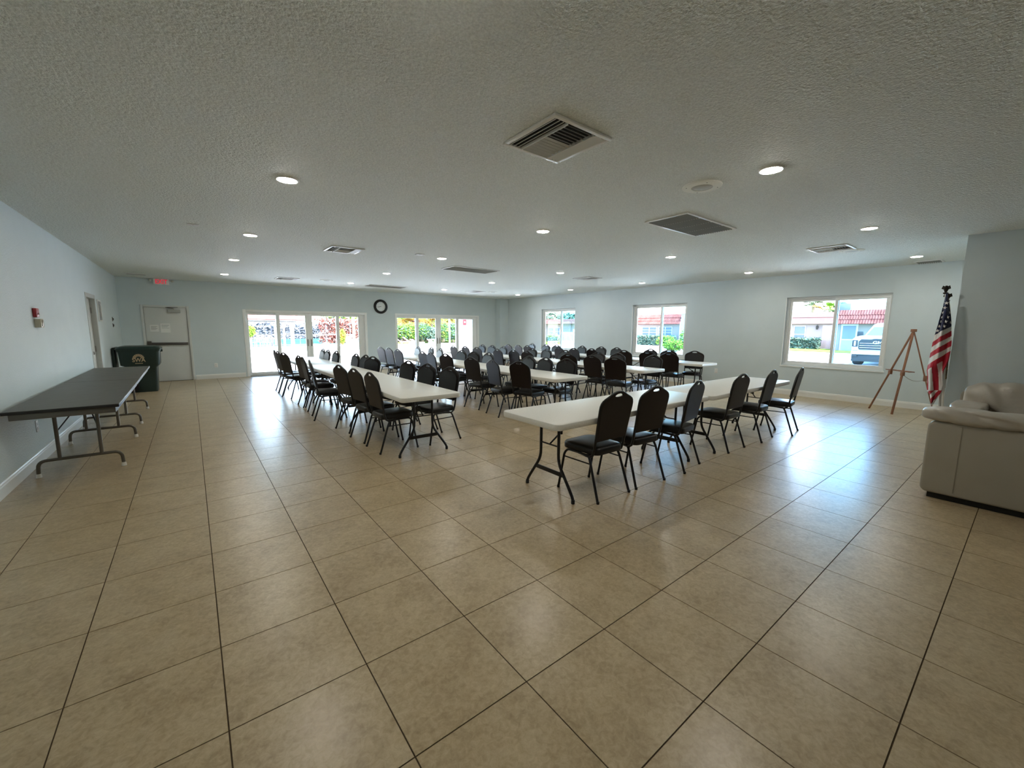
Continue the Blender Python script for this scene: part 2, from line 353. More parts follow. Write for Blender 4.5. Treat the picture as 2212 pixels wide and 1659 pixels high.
# ---- recessed door in the left wall
d4 = bpy.data.objects.new('door_4', None); COL.objects.link(d4); struct(d4, 'white door recessed in the left wall beyond the dark tables'); d4.location = (XL, 0, 0)
f = MB(); f.box(-.16, .006, 9.56-.045, 9.56+.03, 0, 2.075); f.box(-.16, .006, 8.65, 8.725, 0, 2.075); f.box(-.16, .006, 8.725, 9.515, 2.0, 2.075)
f.build('door_frame', mat('grey_jamb', (.46, .47, .45), .45), d4, bevel=.003)
lf4 = MB().box(-.115, -.07, 8.727, 9.513, .008, 1.996).build('door_leaf', M_DOOR, d4, bevel=.003)
for z in (.25, 1.05, 1.78): MB().box(-.068, -.05, 9.495, 9.514, z-.055, z+.055).build('hinge', M_STEEL, lf4)
MB().lathe([(.012, 0), (.012, .035), (.028, .045), (.03, .07), (.02, .085)], 14, (-.07, 8.80, 1.0), 'x').build('door_knob', M_STEEL, lf4, smooth=40)
MB().box(-.068, -.055, 8.745, 8.79, .84, .90).build('latch_plate', M_DARKST, lf4)
# ================================================================== CEILING FIXTURES
M_LENS = mat('lamp_lens', (1, 1, 1), .4, emit=((1.0, .94, .82), LENS_STRENGTH))
lens_p = MB().lathe([(.074, H-.004), (.070, H-.011), (.042, H-.017), (.004, H-.019)], 14, (0,0,-H), 'z')
trim_p = MB().lathe([(.074, -.003), (.078, -.011), (.086, -.009), (.090, 0)], 28, (0,0,0), 'z', cap=False)
lens_me = lens_p.mesh('lens', M_LENS, smooth=60); trim_me = trim_p.mesh('trim_ring', M_WHITE, smooth=60)
LX = [.75, 3.675, 6.64, 9.71]; LY = [-2.93, -.255, 2.39, 5.09, 7.745, 10.44]
cn = ['leftmost column', 'second column from the left', 'third column from the left', 'column nearest the window wall']; rn = ['behind the camera', 'nearest', 'second nearest', 'third nearest', 'fourth nearest', 'farthest']
for i, x in enumerate(LX):
    for j, y in enumerate(LY):
        if y < -1: continue                # none seen behind the camera
        t_ = thing('recessed_light', 'round recessed ceiling light, %s in the %s' % (rn[j], cn[i]), 'ceiling light', (x, y, H), 0, 'recessed ceiling lights')
        link('lens', lens_me, t_); link('trim_ring', trim_me, t_)
def diffuser(x, y, label):
    t_ = thing('air_diffuser', label, 'air vent', (x, y, H), 0, 'four way supply diffusers'); s = .255
    f = MB()
    for (a, b, c, d) in ((-s, s, -s, -s+.03), (-s, s, s-.03, s), (-s, -s+.03, -s+.03, s-.03), (s-.03, s, -s+.03, s-.03)): f.box(a, b, c, d, -.016, 0)
    f.build('frame', M_WHITE, t_, bevel=.004)
    MB().box(-s+.03, s-.03, -s+.03, s-.03, -.002, -.0005).build('duct_opening', M_DUCT, t_)
    # blades: left and right strips blow sideways, the middle blows both ways
    for k in range(3):
        for sg in (-1, 1):
            xx = sg*(.215-.032*k); MB().obox((xx, 0, -.012), (.0058, 0, sg*-.0058), (0, s-.03, 0), (.0012, 0, .0012*sg)).build('blade', M_WHITE, t_)
    for sg in (-1, 1): MB().box(sg*.118-.002, sg*.118+.002, -s+.03, s-.03, -.022, -.002).build('divider', M_WHITE, t_)
    for k in range(13):
        yy = -.205+.034*k; sg = -1 if k < 6 else 1
        MB().obox((0, yy, -.012), (.115, 0, 0), (0, .0046, -.0062*sg), (0, .0008, .0010)).build('blade', M_WHITE, t_)
for (x, y, l) in ((2.02, .43, 'square slatted ceiling diffuser, the large one nearest the camera'), (2.06, 5.37, 'square slatted ceiling diffuser on the left, second from the camera'), (2.08, 10.45, 'square slatted ceiling diffuser on the left near the far wall'),
                  (7.82, .43, 'square slatted ceiling diffuser on the right, beside a round speaker'), (7.84, 5.36, 'square slatted ceiling diffuser over the far right tables'), (7.80, 10.38, 'square slatted ceiling diffuser near the far right corner')): diffuser(x, y, l)
def grille(x0, x1, y0, y1, label, nx=4):
    t_ = thing('return_grille', label, 'air vent', ((x0+x1)/2, (y0+y1)/2, H), 0, 'return air grilles'); a, b = (x1-x0)/2, (y1-y0)/2; e = .03
    f = MB()
    for q in ((-a, a, -b, -b+e), (-a, a, b-e, b), (-a, -a+e, -b+e, b-e), (a-e, a, -b+e, b-e)): f.box(*q, -.014, 0)
    f.build('frame', M_WHITE, t_, bevel=.004)
    MB().box(-a+e, a-e, -b+e, b-e, -.002, -.0005).build('duct_opening', mat('filter_grey', (.04, .04, .036), .9), t_)
    for k in range(1, nx): xx = -a+e+(2*a-2*e)*k/nx; MB().box(xx-.005, xx+.005, -b+e, b-e, -.013, -.002).build('mullion', M_WHITE, t_)
    nb = int((2*b-2*e)/.028)
    for k in range(nb):
        yy = -b+e+(k+.5)*(2*b-2*e)/nb; MB().obox((0, yy, -.0105), (a-e, 0, 0), (0, .0045, -.0085), (0, .0006, .0005)).build('slat', mat('slat_grey', (.38, .38, .35), .6), t_)
grille(4.28, 5.41, .76, 1.30, 'long white return air grille nearest the camera'); grille(4.28, 5.41, 5.70, 6.25, 'long white return air grille, middle of the ceiling'); grille(4.20, 5.38, 10.45, 10.98, 'long white return air grille above the clock')
grille(10.42, 10.80, -.48, -.11, 'small square ceiling grille by the window wall near the flags', 1); grille(-1.12, -.72, 11.78, 11.92, 'narrow slot ceiling vent left of the exit sign', 1)
for (x, y, l) in ((3.63, .275, 'round white ceiling speaker nearest the camera'), (8.28, .285, 'round white ceiling speaker next to the right diffuser'), (2.98, 10.2, 'round white ceiling speaker near the far wall, left'), (8.38, 10.15, 'round white ceiling speaker near the far right corner')):
    t_ = thing('ceiling_speaker', l, 'speaker', (x, y, H), 0, 'ceiling speakers')
    MB().lathe([(.163, 0), (.161, -.008), (.150, -.013), (.088, -.014), (.086, -.008)], 36).build('baffle', mat('matte_white', (.93, .95, .90), .8, spec=.15), t_)
    MB().lathe([(.086, -.0085), (.07, -.015), (.03, -.018), (.003, -.0185)], 28).build('speaker_grille', mat('speaker_mesh', (.50, .50, .46), .6, bump=(400, .5, .002)), t_, smooth=50)
    for k in range(4): MB().lathe([(.006, -.0145), (.004, -.0165)], 8, (.130*math.cos(PI/4+k*PI/2), .130*math.sin(PI/4+k*PI/2), 0)).build('screw', M_STEEL, t_)
t_ = thing('smoke_detector', 'small white square sensor on the ceiling above the second table row', 'sensor', (3.19, 4.97, H))
MB().box(-.065, .065, -.065, .065, -.012, 0).build('housing', mat('bright_white', (.93, .94, .92), .5), t_, bevel=.004); MB().lathe([(.02, -.012), (.016, -.016)], 14).build('lens_cap', M_WHITE, t_)
t_ = thing('access_plate', 'flat white rectangular plate on the left of the ceiling', 'plate', (.13, 4.87, H))
MB().box(-.06, .06, -.04, .04, -.010, 0).build('plate', M_WHITE, t_, bevel=.003); MB().lathe([(.005, -.010), (.004, -.012)], 8).build('screw', M_STEEL, t_)
# ================================================================== WALL FIXTURES
t_ = thing('exit_sign', 'white exit sign with red letters above the steel door', 'sign', (-.50, YF-.10, 2.575))
MB().box(-.158, .158, -.03, .03, 0, .15).build('sign_box', M_WHITE, t_, bevel=.006)
text_obj('lettering', 'EXIT', .152, mat('exit_red', (.55, .02, .04), .5, emit=((.8, .03, .06), .35)), t_, (0, -.031, .073), (PI/2, 0, 0), .001, .80, bold=.004)
MB().box(-.05, .05, -.02, .02, .15, H-2.575).build('canopy', M_WHITE, t_)
for sg in (-1, 1): MB().tube([(sg*.158, 0, .11), (sg*.20, 0, .11)], .008, 8).lathe([(.016, 0), (.034, -.03), (.034, -.036)], 14, (sg*.225, -.02, .11), 'y').build('emergency_lamp', mat('lamp_clear', (.6, .62, .6), .25), t_, smooth=40)
t_ = thing('wall_clock', 'round black wall clock between the two sliding doors', 'clock', (5.41, YF, 2.228))
MB().lathe([(.165, .012), (.168, .035), (.185, .05), (.22, .05), (.245, .03), (.25, 0)], 48, axis='y', cap=False).build('bezel', M_BLACK, t_, smooth=40)
MB().lathe([(.172, 0), (.172, .015)], 40, axis='y').build('dial', mat('dial_white', (.80, .83, .83), .5), t_, smooth=40)
for k in range(12):
    a = k*PI/6; MB().obox((.145*math.sin(a), -.0165, .145*math.cos(a)), (.0035, 0, 0), (0, .001, 0), (0, 0, .011)).build('hour_mark', M_INK, t_).rotation_euler = (0, 0, 0)
for (ang, ln, wd, nm) in ((math.radians(-104), .085, .012, 'hour_hand'), (math.radians(-99), .13, .008, 'minute_hand')):
    MB().bar((-.02*math.sin(ang), -.019, -.02*math.cos(ang)), (ln*math.sin(ang), -.019, ln*math.cos(ang)), wd, .0015, (0, 1, 0)).build(nm, M_BLACK, t_)
def wallplate(name, label, loc, rz, w_, h_, m, extra='outlet'):
    t_ = thing(name, label, 'outlet' if extra == 'outlet' else 'switch', loc, rz)
    MB().box(-w_/2, w_/2, -.007, 0, -h_/2, h_/2).build('cover_plate', m, t_, bevel=.003)
    if extra == 'outlet':
        for sg in (-1, 1): MB().box(-.017, .017, -.010, -.007, sg*.024-.014, sg*.024+.014).build('receptacle', mat('receptacle_white', (.70, .69, .66), .4), t_, bevel=.003)
    else: MB().box(-.012, .012, -.022, -.007, -.025, .025).build('toggle', M_DARKST, t_, bevel=.003)
wallplate('power_outlet', 'white power outlet between the exit door and the left sliding door', (.518, YF, .382), 0, .08, .125, M_WHITE)
wallplate('power_outlet', 'white power outlet on the window wall right of the table rows', (XR, 3.495, .415), -PI/2, .08, .125, M_WHITE)
wallplate('power_outlet', 'white power outlet low on the left wall under the dark tables', (XL, 4.95, .40), PI/2, .08, .125, M_WHITE)
wallplate('wall_switch', 'upper dark switch plate on the left wall near the far corner', (XL, 11.63, 1.645), PI/2, .085, .10, M_DARKST, 'switch')
wallplate('wall_switch', 'lower dark switch plate on the left wall near the far corner', (XL, 11.60, 1.505), PI/2, .075, .09, M_DARKST, 'switch')
t_ = thing('fire_strobe', 'small dark red alarm plate on the left wall', 'alarm', (XL, 5.46, 1.635), PI/2)
MB().box(-.055, .055, -.035, 0, -.052, .052).build('housing', M_RED, t_, bevel=.008); MB().box(-.03, .03, -.041, -.035, -.03, .0).build('strobe_lens', mat('strobe_dark', (.20, .03, .03), .2), t_, bevel=.003)
t_ = thing('fire_pull_box', 'small beige metal box below the red alarm plate', 'alarm', (XL, 5.48, 1.515), PI/2)
MB().box(-.055, .055, -.055, 0, -.05, .05).build('housing', mat('beige_metal', (.55, .52, .42), .35), t_, bevel=.006); MB().box(-.03, .03, -.061, -.055, -.035, .035).build('front_cover', mat('bronze_cover', (.23, .20, .15), .35, metal=.5), t_, bevel=.003)
t_ = thing('wall_panel', 'framed grey louvered panel right of the recessed left door', 'panel', (XL, 9.94, 1.79), PI/2)
f = MB()
for q in ((-.185, .185, -.21, -.185), (-.185, .185, .185, .21), (-.185, -.16, -.185, .185), (.16, .185, -.185, .185)): f.box(q[0], q[1], -.018, 0, q[2], q[3])
f.build('frame', M_WHITE, t_, bevel=.003); MB().box(-.16, .16, -.004, -.001, -.185, .185).build('backing', mat('panel_grey', (.34, .35, .35), .6), t_)
for k in range(12): MB().obox((0, -.009, -.17+.031*k), (.16, 0, 0), (0, .006, -.006), (0, .0006, .0006)).build('louver', mat('panel_grey2', (.40, .41, .41), .5), t_)
# ================================================================== FURNITURE
# ---- banquet chair prototype (faces +y, origin on the floor between its feet)
def yb(z): return -.165 - (z-.47)*.178
HALF = [(.190, .53), (.196, .62), (.202, .72), (.207, .81), (.206, .845), (.198, .868), (.183, .886), (.155, .903), (.118, .919), (.082, .937), (.052, .950), (.025, .956)]
def chair_proto(name='banquet_chair'):
    t_ = thing(name, '', 'chair')
    # frame: one tube from under the seat, up one side, over the crown and down the other
    side = [(.185, .02, .392), (.190, -.07, .383), (.193, -.115, .382), (.196, -.148, .405), (.197, -.163, .45)]
    up = [(u+.005, yb(z), z) for u, z in HALF[1:]]
    r_ = side + up; l_ = [(-x, y, z) for x, y, z in r_][::-1]
    MB().tube(r_ + [(0, yb(.957), .957)] + l_, .0115, 8).build('back_frame', M_BLACK, t_, smooth=50)
    # panel with the hand hole
    outer = HALF + [(0, .957)] + [(-u, z) for u, z in HALF[::-1]]
    hole = []
    for k in range(12):
        a = 2*PI*k/12; c, s = math.cos(a), math.sin(a); hole.append((.058*c, .926 + (.016 if s > 0 else .014)*s + .004*(1-c*c)))
    def plate(outl, hol, y0, y1, nm, m, bev):
        bm = bmesh.new(); loops = []
        for pl in ([outl] + ([hol] if hol else [])):
            vs = [bm.verts.new((u, yb(z)+y0, z)) for u, z in pl]
            for i in range(len(vs)): bm.edges.new((vs[i], vs[(i+1) % len(vs)]))
        bmesh.ops.triangle_fill(bm, use_beauty=True, use_dissolve=False, edges=bm.edges[:])
        r = bmesh.ops.extrude_face_region(bm, geom=bm.faces[:])
        bmesh.ops.translate(bm, verts=[v for v in r['geom'] if isinstance(v, bmesh.types.BMVert)], vec=(0, y1-y0, 0))
        bmesh.ops.recalc_face_normals(bm, faces=bm.faces[:])
        if bev:
            es = [e for e in bm.edges if len(e.link_faces) == 2 and e.calc_face_angle(0) > .6 and abs((e.verts[0].co-e.verts[1].co).y) < abs(y1-y0)*.6]
            bmesh.ops.bevel(bm, geom=es, offset=bev, segments=2, affect='EDGES', clamp_overlap=True)
        me = bpy.data.meshes.new(nm); bm.to_mesh(me); bm.free(); me.materials.append(m); me.shade_smooth(); me.set_sharp_from_angle(angle=.7)
        return link(nm, me, t_)
    plate(outer, hole, -.012, .006, 'backrest', M_BACKV, 0)
    inner = [(u*.93, .545+(z-.53)*.88) for u, z in HALF]
    inner = inner + [(.03, .902), (0, .895), (-.03, .902)] + [(-u, z) for u, z in inner[::-1]]
    inner = [p for p in inner if not (abs(p[0]) < .046 and p[1] > .912)]
    plate(inner, None, .006, .022, 'back_cushion', M_VINYL, .007)
    # seat
    def ring(s, z): return [(x*s, .02+(y-.02)*s, z) for x, y in seat_o]
    seat_o = []
    for (x, y, r, a0) in ((.20, .235, .075, 0), (-.20, .235, .075, PI/2), (-.185, -.185, .06, PI), (.185, -.185, .06, 1.5*PI)):
        cx = x - math.copysign(r, x); cy = y - math.copysign(r, y)
        for k in range(6): a = a0 + PI/2*k/5; seat_o.append((cx+r*math.cos(a), cy+r*math.sin(a)))
    MB().loft([ring(.93, .398), ring(.985, .402), ring(1.0, .412), ring(1.0, .440), ring(.985, .452), ring(.95, .461), ring(.80, .468), ring(.45, .474), ring(.12, .476)]).build('seat', M_VINYL, t_, smooth=50)
    for sx in (-1, 1):
        x = sx*.188
        MB().tube(fillet([(x, .02, .392), (x+sx*.004, .155, .392), (sx*.205, .182, .355), (sx*.215, .245, 0.0)], .05), .0115, 8).build('leg', M_BLACK, t_, smooth=50)
        MB().tube(fillet([(x, .02, .390), (x+sx*.004, -.10, .388), (sx*.200, -.125, .345), (sx*.217, -.242, 0.0)], .03), .0115, 8).build('leg', M_BLACK, t_, smooth=50)
        MB().tube([(sx*.201, -.124, .322), (sx*.206, .190, .322)], .0065, 8).build('stretcher', M_BLACK, t_, smooth=50)
    MB().box(-.188, .188, .10, .125, .384, .398).box(-.188, .188, -.09, -.065, .384, .398).build('seat_rail', M_BLACK, t_)
    for sx in (-1, 1):
        MB().lathe([(.0125, .001), (.0135, .003), (.0135, .022), (.0125, .024)], 10, (sx*.2165, -.2405, 0)).build('foot_cap', M_BLACK, t_, smooth=40)
        MB().lathe([(.0125, .001), (.0135, .003), (.0135, .022), (.0125, .024)], 10, (sx*.2148, .2435, 0)).build('foot_cap', M_BLACK, t_, smooth=40)
    return t_
CHAIR = chair_proto(); chair_used = [False]
def place_chair(x, y, rz, label, group):
    c = CHAIR if not chair_used[0] else copy_tree(CHAIR)
    chair_used[0] = True
    c.location = (x, y, 0); c.rotation_euler = (0, 0, rz); tag(c, label, 'chair', group); return c
ORD = ['first', 'second', 'third', 'fourth', 'fifth', 'sixth', 'seventh', 'eighth', 'ninth']
# the six chairs in front, from their feet
for k, (x, y, a) in enumerate(((2.862, .728, 0), (3.415, .715, -3), (4.128, .708, 9), (5.262, .731, 0), (6.088, .70, 4), (6.815, .605, 9))):
    place_chair(x, y, math.radians(a), 'black banquet chair, %s from the left at the table nearest the camera' % ORD[k], 'chairs at the front table')
ROWS = {
 'left side of the leftmost table row': (-90, [(592.7,757.2,0),(599,759.2,4),(611.8,762.3,14),(645.3,769.1,6),(651.4,771.6,-2),(668.2,778.9,-8),(731.6,787.2,9),(765.2,793.5,6),(798.3,803.3,2)]),
 'right side of the leftmost table row': (90, [(698.9,754.9,2),(707.9,756.3,2),(726.9,759.4,4),(769.7,764.9,3),(790.5,767.6,6),(805.6,771.9,19),(882.7,780.4,9),(924.2,786.7,10),(973.1,793.9,7)]),
 'left side of the second table row': (-90, [(821.7,749.8,6),(839,751.8,5),(858.6,754.6,5),(912.1,759.6,2),(929.4,761.8,-2),(961.8,764.9,9),(1016.9,772.3,6),(1062.3,778.1,-6),(1120.9,781.7,10)]),
 'right side of the second table row': (90, [(905.6,749.6,-3),(930.1,750.1,-7),(951.8,753,-7),(998.1,756.9,4),(1024.6,759.8,8),(1056.5,762.2,-2),(1144.5,769.4,-4),(1179.8,773,-3),(1225.2,776.1,7)]),
 'left side of the third table row': (-90, [(978.8,747.2,-3),(1004.4,748.2,-2),(1029.5,750.6,3),(1074,754.3,-2),(1108.6,755.6,-2),(1137.8,758.7,2),(1227.3,764.2,9),(1278.3,767.5,4),(1328.2,770.7,16)]),
 'right side of the third table row': (90, [(1042.5,744.9,-1),(1063.5,746.4,0),(1088.1,748.4,-4),(1149.6,752.5,2),(1181.9,754,-5),(1222,757.1,-1),(1293,760.3,0),(1335.5,763,-3),(1413,766.2,-2)]),
 'left side of the fourth table row': (-90, [(1097.4,744.1,-4),(1118.9,745.4,-6),(1138.9,746.9,-4),(1207,751.7,-6),(1239.7,752.6,-7),(1277.6,753.5,-4),(1348.2,756.7,4),(1398.9,759.4,8),(1445.4,762.1,10)]),
 'right side of the fourth table row': (90, [(1150.1,742.3,-6),(1180.5,744.8,-4),(1203,745.8,-2),(1258.2,747.6,-7),(1299.3,749.4,-4),(1332.8,751.2,-5),(1406,754,-2),(1445.4,756.2,9),(1501,758.9,20)])}
ROWX = (2.105, 4.63, 6.80, 9.08)
for n_, (nm, (base, lst)) in enumerate(ROWS.items()):
    sgn = -1 if n_ % 2 == 0 else 1; edge = ROWX[n_//2] + sgn*.372      # chairs stand just clear of the table edge
    spots = []
    for k, (u, v, da) in enumerate(lst):
        p = at(u, v, Z=.955); rz = math.radians(base+da)
        reach = max(-math.sin(rz)*(.25-.186)*-sgn + q*math.cos(rz)*-sgn for q in (-.2, .2))   # how far the back leans towards the table at table height
        gap = (p.x - edge)*sgn - reach; want = min(max(gap, .012), .26)
        kx = 1 + (want-gap)*sgn/(p.x-CAM.x); lim = 3.5/max(20, v-708); kx = min(max(kx, 1-lim), 1+lim)
        p = CAM + (p-CAM)*kx; p.z = 0
        gap = (p.x - edge)*sgn - reach
        if gap < .012: p.x += sgn*(.012-gap)
        spots.append([p.x - .25*math.sin(rz), p.y + .25*math.cos(rz), rz])
    for _ in range(6):                  # neighbours never overlap
        for a, b in zip(spots, spots[1:]):
            short = .465 - (a[1]-b[1])
            if short > 0: a[1] += short/2; b[1] -= short/2
    for k, (x, y, rz) in enumerate(spots):
        place_chair(x, y, rz, 'black banquet chair, %s from far wall, %s' % (ORD[k], nm), 'chairs along the table rows')
# ---- white folding tables (long axis = local y)
def table_proto():
    t_ = thing('folding_table', '', 'table'); L_, W_ = 1.21, .372
    MB().prism(rrect(-W_, W_, -L_, L_, .06), .687, .740).build('tabletop', M_PLAST, t_, bevel=.009, seg=2)
    for sg in (-1, 1):
        yy = sg*(L_-.27)
        for sx in (-1, 1):
            MB().tube(fillet([(sx*.115, yy, .69), (sx*.115, yy, .315), (sx*.265, yy, .10), (sx*.300, yy, .045), (sx*.303, yy, 0)], .07), .0135, 8).build('leg', M_BLACK, t_, smooth=50)
            MB().lathe([(.014, .001), (.017, .004), (.016, .035), (.0138, .038)], 10, (sx*.303, yy, 0)).build('foot_cap', M_BLACK, t_, smooth=40)
        MB().box(-.175, .175, yy-.006, yy+.006, .196, .235).build('cross_plate', M_BLACK, t_, bevel=.003)
        MB().tube([(-.115, yy, .46), (.115, yy, .46)], .007, 8).build('cross_bar', M_BLACK, t_, smooth=50)
        MB().tube([(0, yy, .46), (0, yy-sg*.13, .545), (0, yy-sg*.37, .686)], .008, 8).build('brace', M_BLACK, t_, smooth=50)
        MB().lathe([(.013, -.02), (.013, .02)], 10, (0, yy-sg*.13, .545), 'x').build('brace_lock', M_BLACK, t_, smooth=40)
    MB().box(-.02, .02, -.85, .85, .664, .687).build('rail', M_BLACK, t_)
    return t_
TABLE = table_proto(); table_used = [False]
def place_table(x, y, rz, label, group):
    c = TABLE if not table_used[0] else copy_tree(TABLE)
    table_used[0] = True
    c.location = (x, y, 0); c.rotation_euler = (0, 0, rz); tag(c, label, 'table', group)
place_table(3.42, .925, PI/2, 'white folding table nearest the camera, left half of the crosswise pair', 'front tables')
place_table(5.845, .905, PI/2+.008, 'white folding table beside the front one, right half of the crosswise pair', 'front tables')
for k, (x, y0) in enumerate(zip(ROWX, (2.43, 2.70, 2.68, 2.78))):
    for j in range(3):
        place_table(x + (.012 if j == 1 else -.01*j), y0+1.21+2.425*j, .004*(j-1), 'white folding table, %s of three in the %s table row' % (['nearest', 'middle', 'farthest'][j], ['leftmost', 'second', 'third', 'fourth'][k]), 'tables in the long rows')
# ---- dark folding tables by the left wall
M_LAM = mat('dark_laminate', (.075, .066, .056), .42, noise=(7, 4), col2=(.095, .086, .074)); M_EDGE = mat('black_edge', (.012, .011, .011), .4); M_APR = mat('apron_metal', (.17, .16, .145), .42, metal=.5); M_LEGM = mat('olive_bronze_tube', (.15, .135, .11), .36, metal=.6)
M_FOOT = mat('white_glide', (.72, .71, .66), .5)
def dark_table(x, y, rz, label):
    t_ = thing('dark_folding_table', label, 'table', (x, y, 0), rz, 'dark tables along the left wall'); L_, W_ = 1.22, .372
    MB().box(-W_, W_, -L_, L_, .739, .742).build('laminate_top', M_LAM, t_)
    MB().box(-W_-.002, W_+.002, -L_-.002, L_+.002, .712, .739).build('top_edge', M_EDGE, t_, bevel=.004)
    ap = MB(); a, b = W_-.03, L_-.04
    ap.box(-a, a, -b, -b+.015, .655, .712); ap.box(-a, a, b-.015, b, .655, .712); ap.box(-a, -a+.015, -b+.015, b-.015, .655, .712); ap.box(a-.015, a, -b+.015, b-.015, .655, .712)
    ap.build('apron', M_APR, t_, bevel=.003)
    for sg in (-1, 1):
        yy = sg*.735
        for sx in (-1, 1):
            MB().tube([(sx*.15, yy, .71), (sx*.15, yy, .17)], .0155, 10).build('post', M_LEGM, t_, smooth=50)
            MB().lathe([(.019, .001), (.023, .005), (.020, .035), (.016, .042)], 12, (sx*.307, yy, 0)).build('glide', M_FOOT, t_, smooth=40)
        MB().tube(fillet([(-.307, yy, .03), (-.300, yy, .165), (.300, yy, .165), (.307, yy, .03)], .11, 7), .0155, 10).build('foot_bar', M_LEGM, t_, smooth=50)
        MB().box(-.05, .05, yy-sg*.42-.05, yy-sg*.42+.05, .60, .66).build('lock_box', M_EDGE, t_, bevel=.006)
        for sx in (-1, 1): MB().tube([(sx*.15, yy, .44), (sx*.06, yy-sg*.33, .60), (sx*.02, yy-sg*.42, .63)], .006, 8).build('brace', M_EDGE, t_, smooth=50)
dark_table(-.985, 4.96, .010, 'dark laminate folding table against the left wall, nearer of two')
dark_table(-1.015, 7.41, .012, 'dark laminate folding table against the left wall, beside the bin')
# ---- wheeled bin
t_ = thing('wheeled_bin', 'large dark green wheeled bin with a tan logo beside the exit door', 'bin', (-.93, 11.0, 0)); 
M_BIN = mat('dark_green_plastic', (.010, .028, .024), .38, bump=(120, .2, .002)); M_TAN = mat('tan_print', (.50, .38, .24), .7)
def rr3(x0, x1, y0, y1, r, z): return [(x, y, z) for x, y in rrect(x0, x1, y0, y1, r)]
MB().loft([rr3(-.17, .24, -.27, .27, .05, .0), rr3(-.19, .255, -.28, .28, .05, .25), rr3(-.22, .27, -.30, .30, .05, .56), rr3(-.34, .325, -.34, .34, .07, .62), rr3(-.365, .335, -.35, .35, .07, .93)]).build('bin_body', M_BIN, t_, smooth=35)
MB().loft([rr3(-.385, .355, -.37, .37, .07, .925), rr3(-.39, .36, -.375, .375, .07, .965)]).build('rim', M_BIN, t_, smooth=35)
lid = MB().loft([rr3(-.41, .37, -.38, .38, .07, .966), rr3(-.41, .37, -.38, .38, .07, .985), rr3(-.36, .33, -.34, .34, .07, 1.03), rr3(-.28, .25, -.26, .26, .07, 1.045)]).build('lid', M_BIN, t_, smooth=35)
MB().tube([(-.39, -.24, 1.0), (-.44, -.24, 1.0), (-.44, .24, 1.0), (-.39, .24, 1.0)], .016, 8).build('handle', M_BIN, t_, smooth=40)
MB().box(-.47, -.415, -.22, .22, .52, .985).build('handle_bracket', M_BIN, t_, bevel=.01)
MB().box(.33, .385, -.05, .05, .90, .96).build('lid_catch', M_BIN, t_, bevel=.01)
for sg in (-1, 1): MB().lathe([(.03, -.03), (.13, -.03), (.135, -.015), (.135, .015), (.13, .03), (.03, .03)], 24, (-.20, sg*.31, .135), 'y').build('wheel', M_BLACK, t_, smooth=35)
lg = text_obj('lettering', 'SWA', .12, M_TAN, t_, (-.025, -.356, .735), (PI/2, 0, 0), .001, .85, bold=.003)
m = MB()
for k in range(9):                       # half-sun logo: rays in a fan
    a0, a1 = PI*k/9+.04, PI*(k+1)/9-.04
    m.add([(-.025+r*math.cos(a), -.3565, .772+r*math.sin(a)) for r, a in ((.045, a0), (.10, a0), (.10, a1), (.045, a1))], [(0,1,2,3)])
m.build('logo_rays', M_TAN, t_); MB().box(-.09, .04, -.3575, -.3555, .655, .668).build('logo_bar', M_TAN, t_)
# ---- easel
M_EASEL = mat('reddish_wood', (.20, .08, .04), .45, noise=(14, 4), col2=(.29, .13, .065), stretch=(1, 1, .15))
fa = at(1877, 882, Z=0); fb = at(1926, 895, Z=0); fc = at(2018, 900, Z=0); ap_ = at(1974, 714, X=10.13)
e = thing('easel', 'wooden tripod easel between the window and the flags', 'easel', (fa+fb+fc)/3); o_ = Vector(e.location)
loc_ = lambda p: Vector(p)-o_
for f_ in (fa, fb): MB().bar(loc_(f_), loc_(ap_), .032, .022).build('leg', M_EASEL, e, bevel=.004)
MB().bar(loc_(fc), loc_(ap_), .028, .020).build('leg', M_EASEL, e, bevel=.004)
pa, pb_, pc = fa.lerp(ap_, .50), fb.lerp(ap_, .50), fc.lerp(ap_, .44)
dd = (pb_-pa).normalized(); nn = dd.cross(Vector((0,0,1))).normalized()
if nn.dot(CAM-pa) < 0: nn = -nn
MB().obox(loc_((pa+pb_)/2+nn*-.05+Vector((0,0,.025))), dd*.27, nn*.05, (0,0,.008)).build('ledge', M_EASEL, e, bevel=.003)
for p in (pa, pb_): MB().obox(loc_(p+Vector((0,0,-.02))), dd*.026, nn*.022, (0,0,.035)).build('clamp', M_EASEL, e, bevel=.004)
MB().obox(loc_(pc), dd*.02, nn*.02, (0,0,.05)).build('clamp', M_EASEL, e, bevel=.004)
MB().obox(loc_(ap_+Vector((0,0,.0))), dd*.035, nn*.028, (0,0,.025)).build('head_block', M_EASEL, e, bevel=.004)
ch = []
for k in range(13):
    t = k/12; p = pb_.lerp(pc, t); ch.append(loc_(p + Vector((0,0,-.02-.16*4*t*(1-t)*.45))))
MB().tube(ch, .004, 6).build('chain', M_STEEL, e, smooth=50)
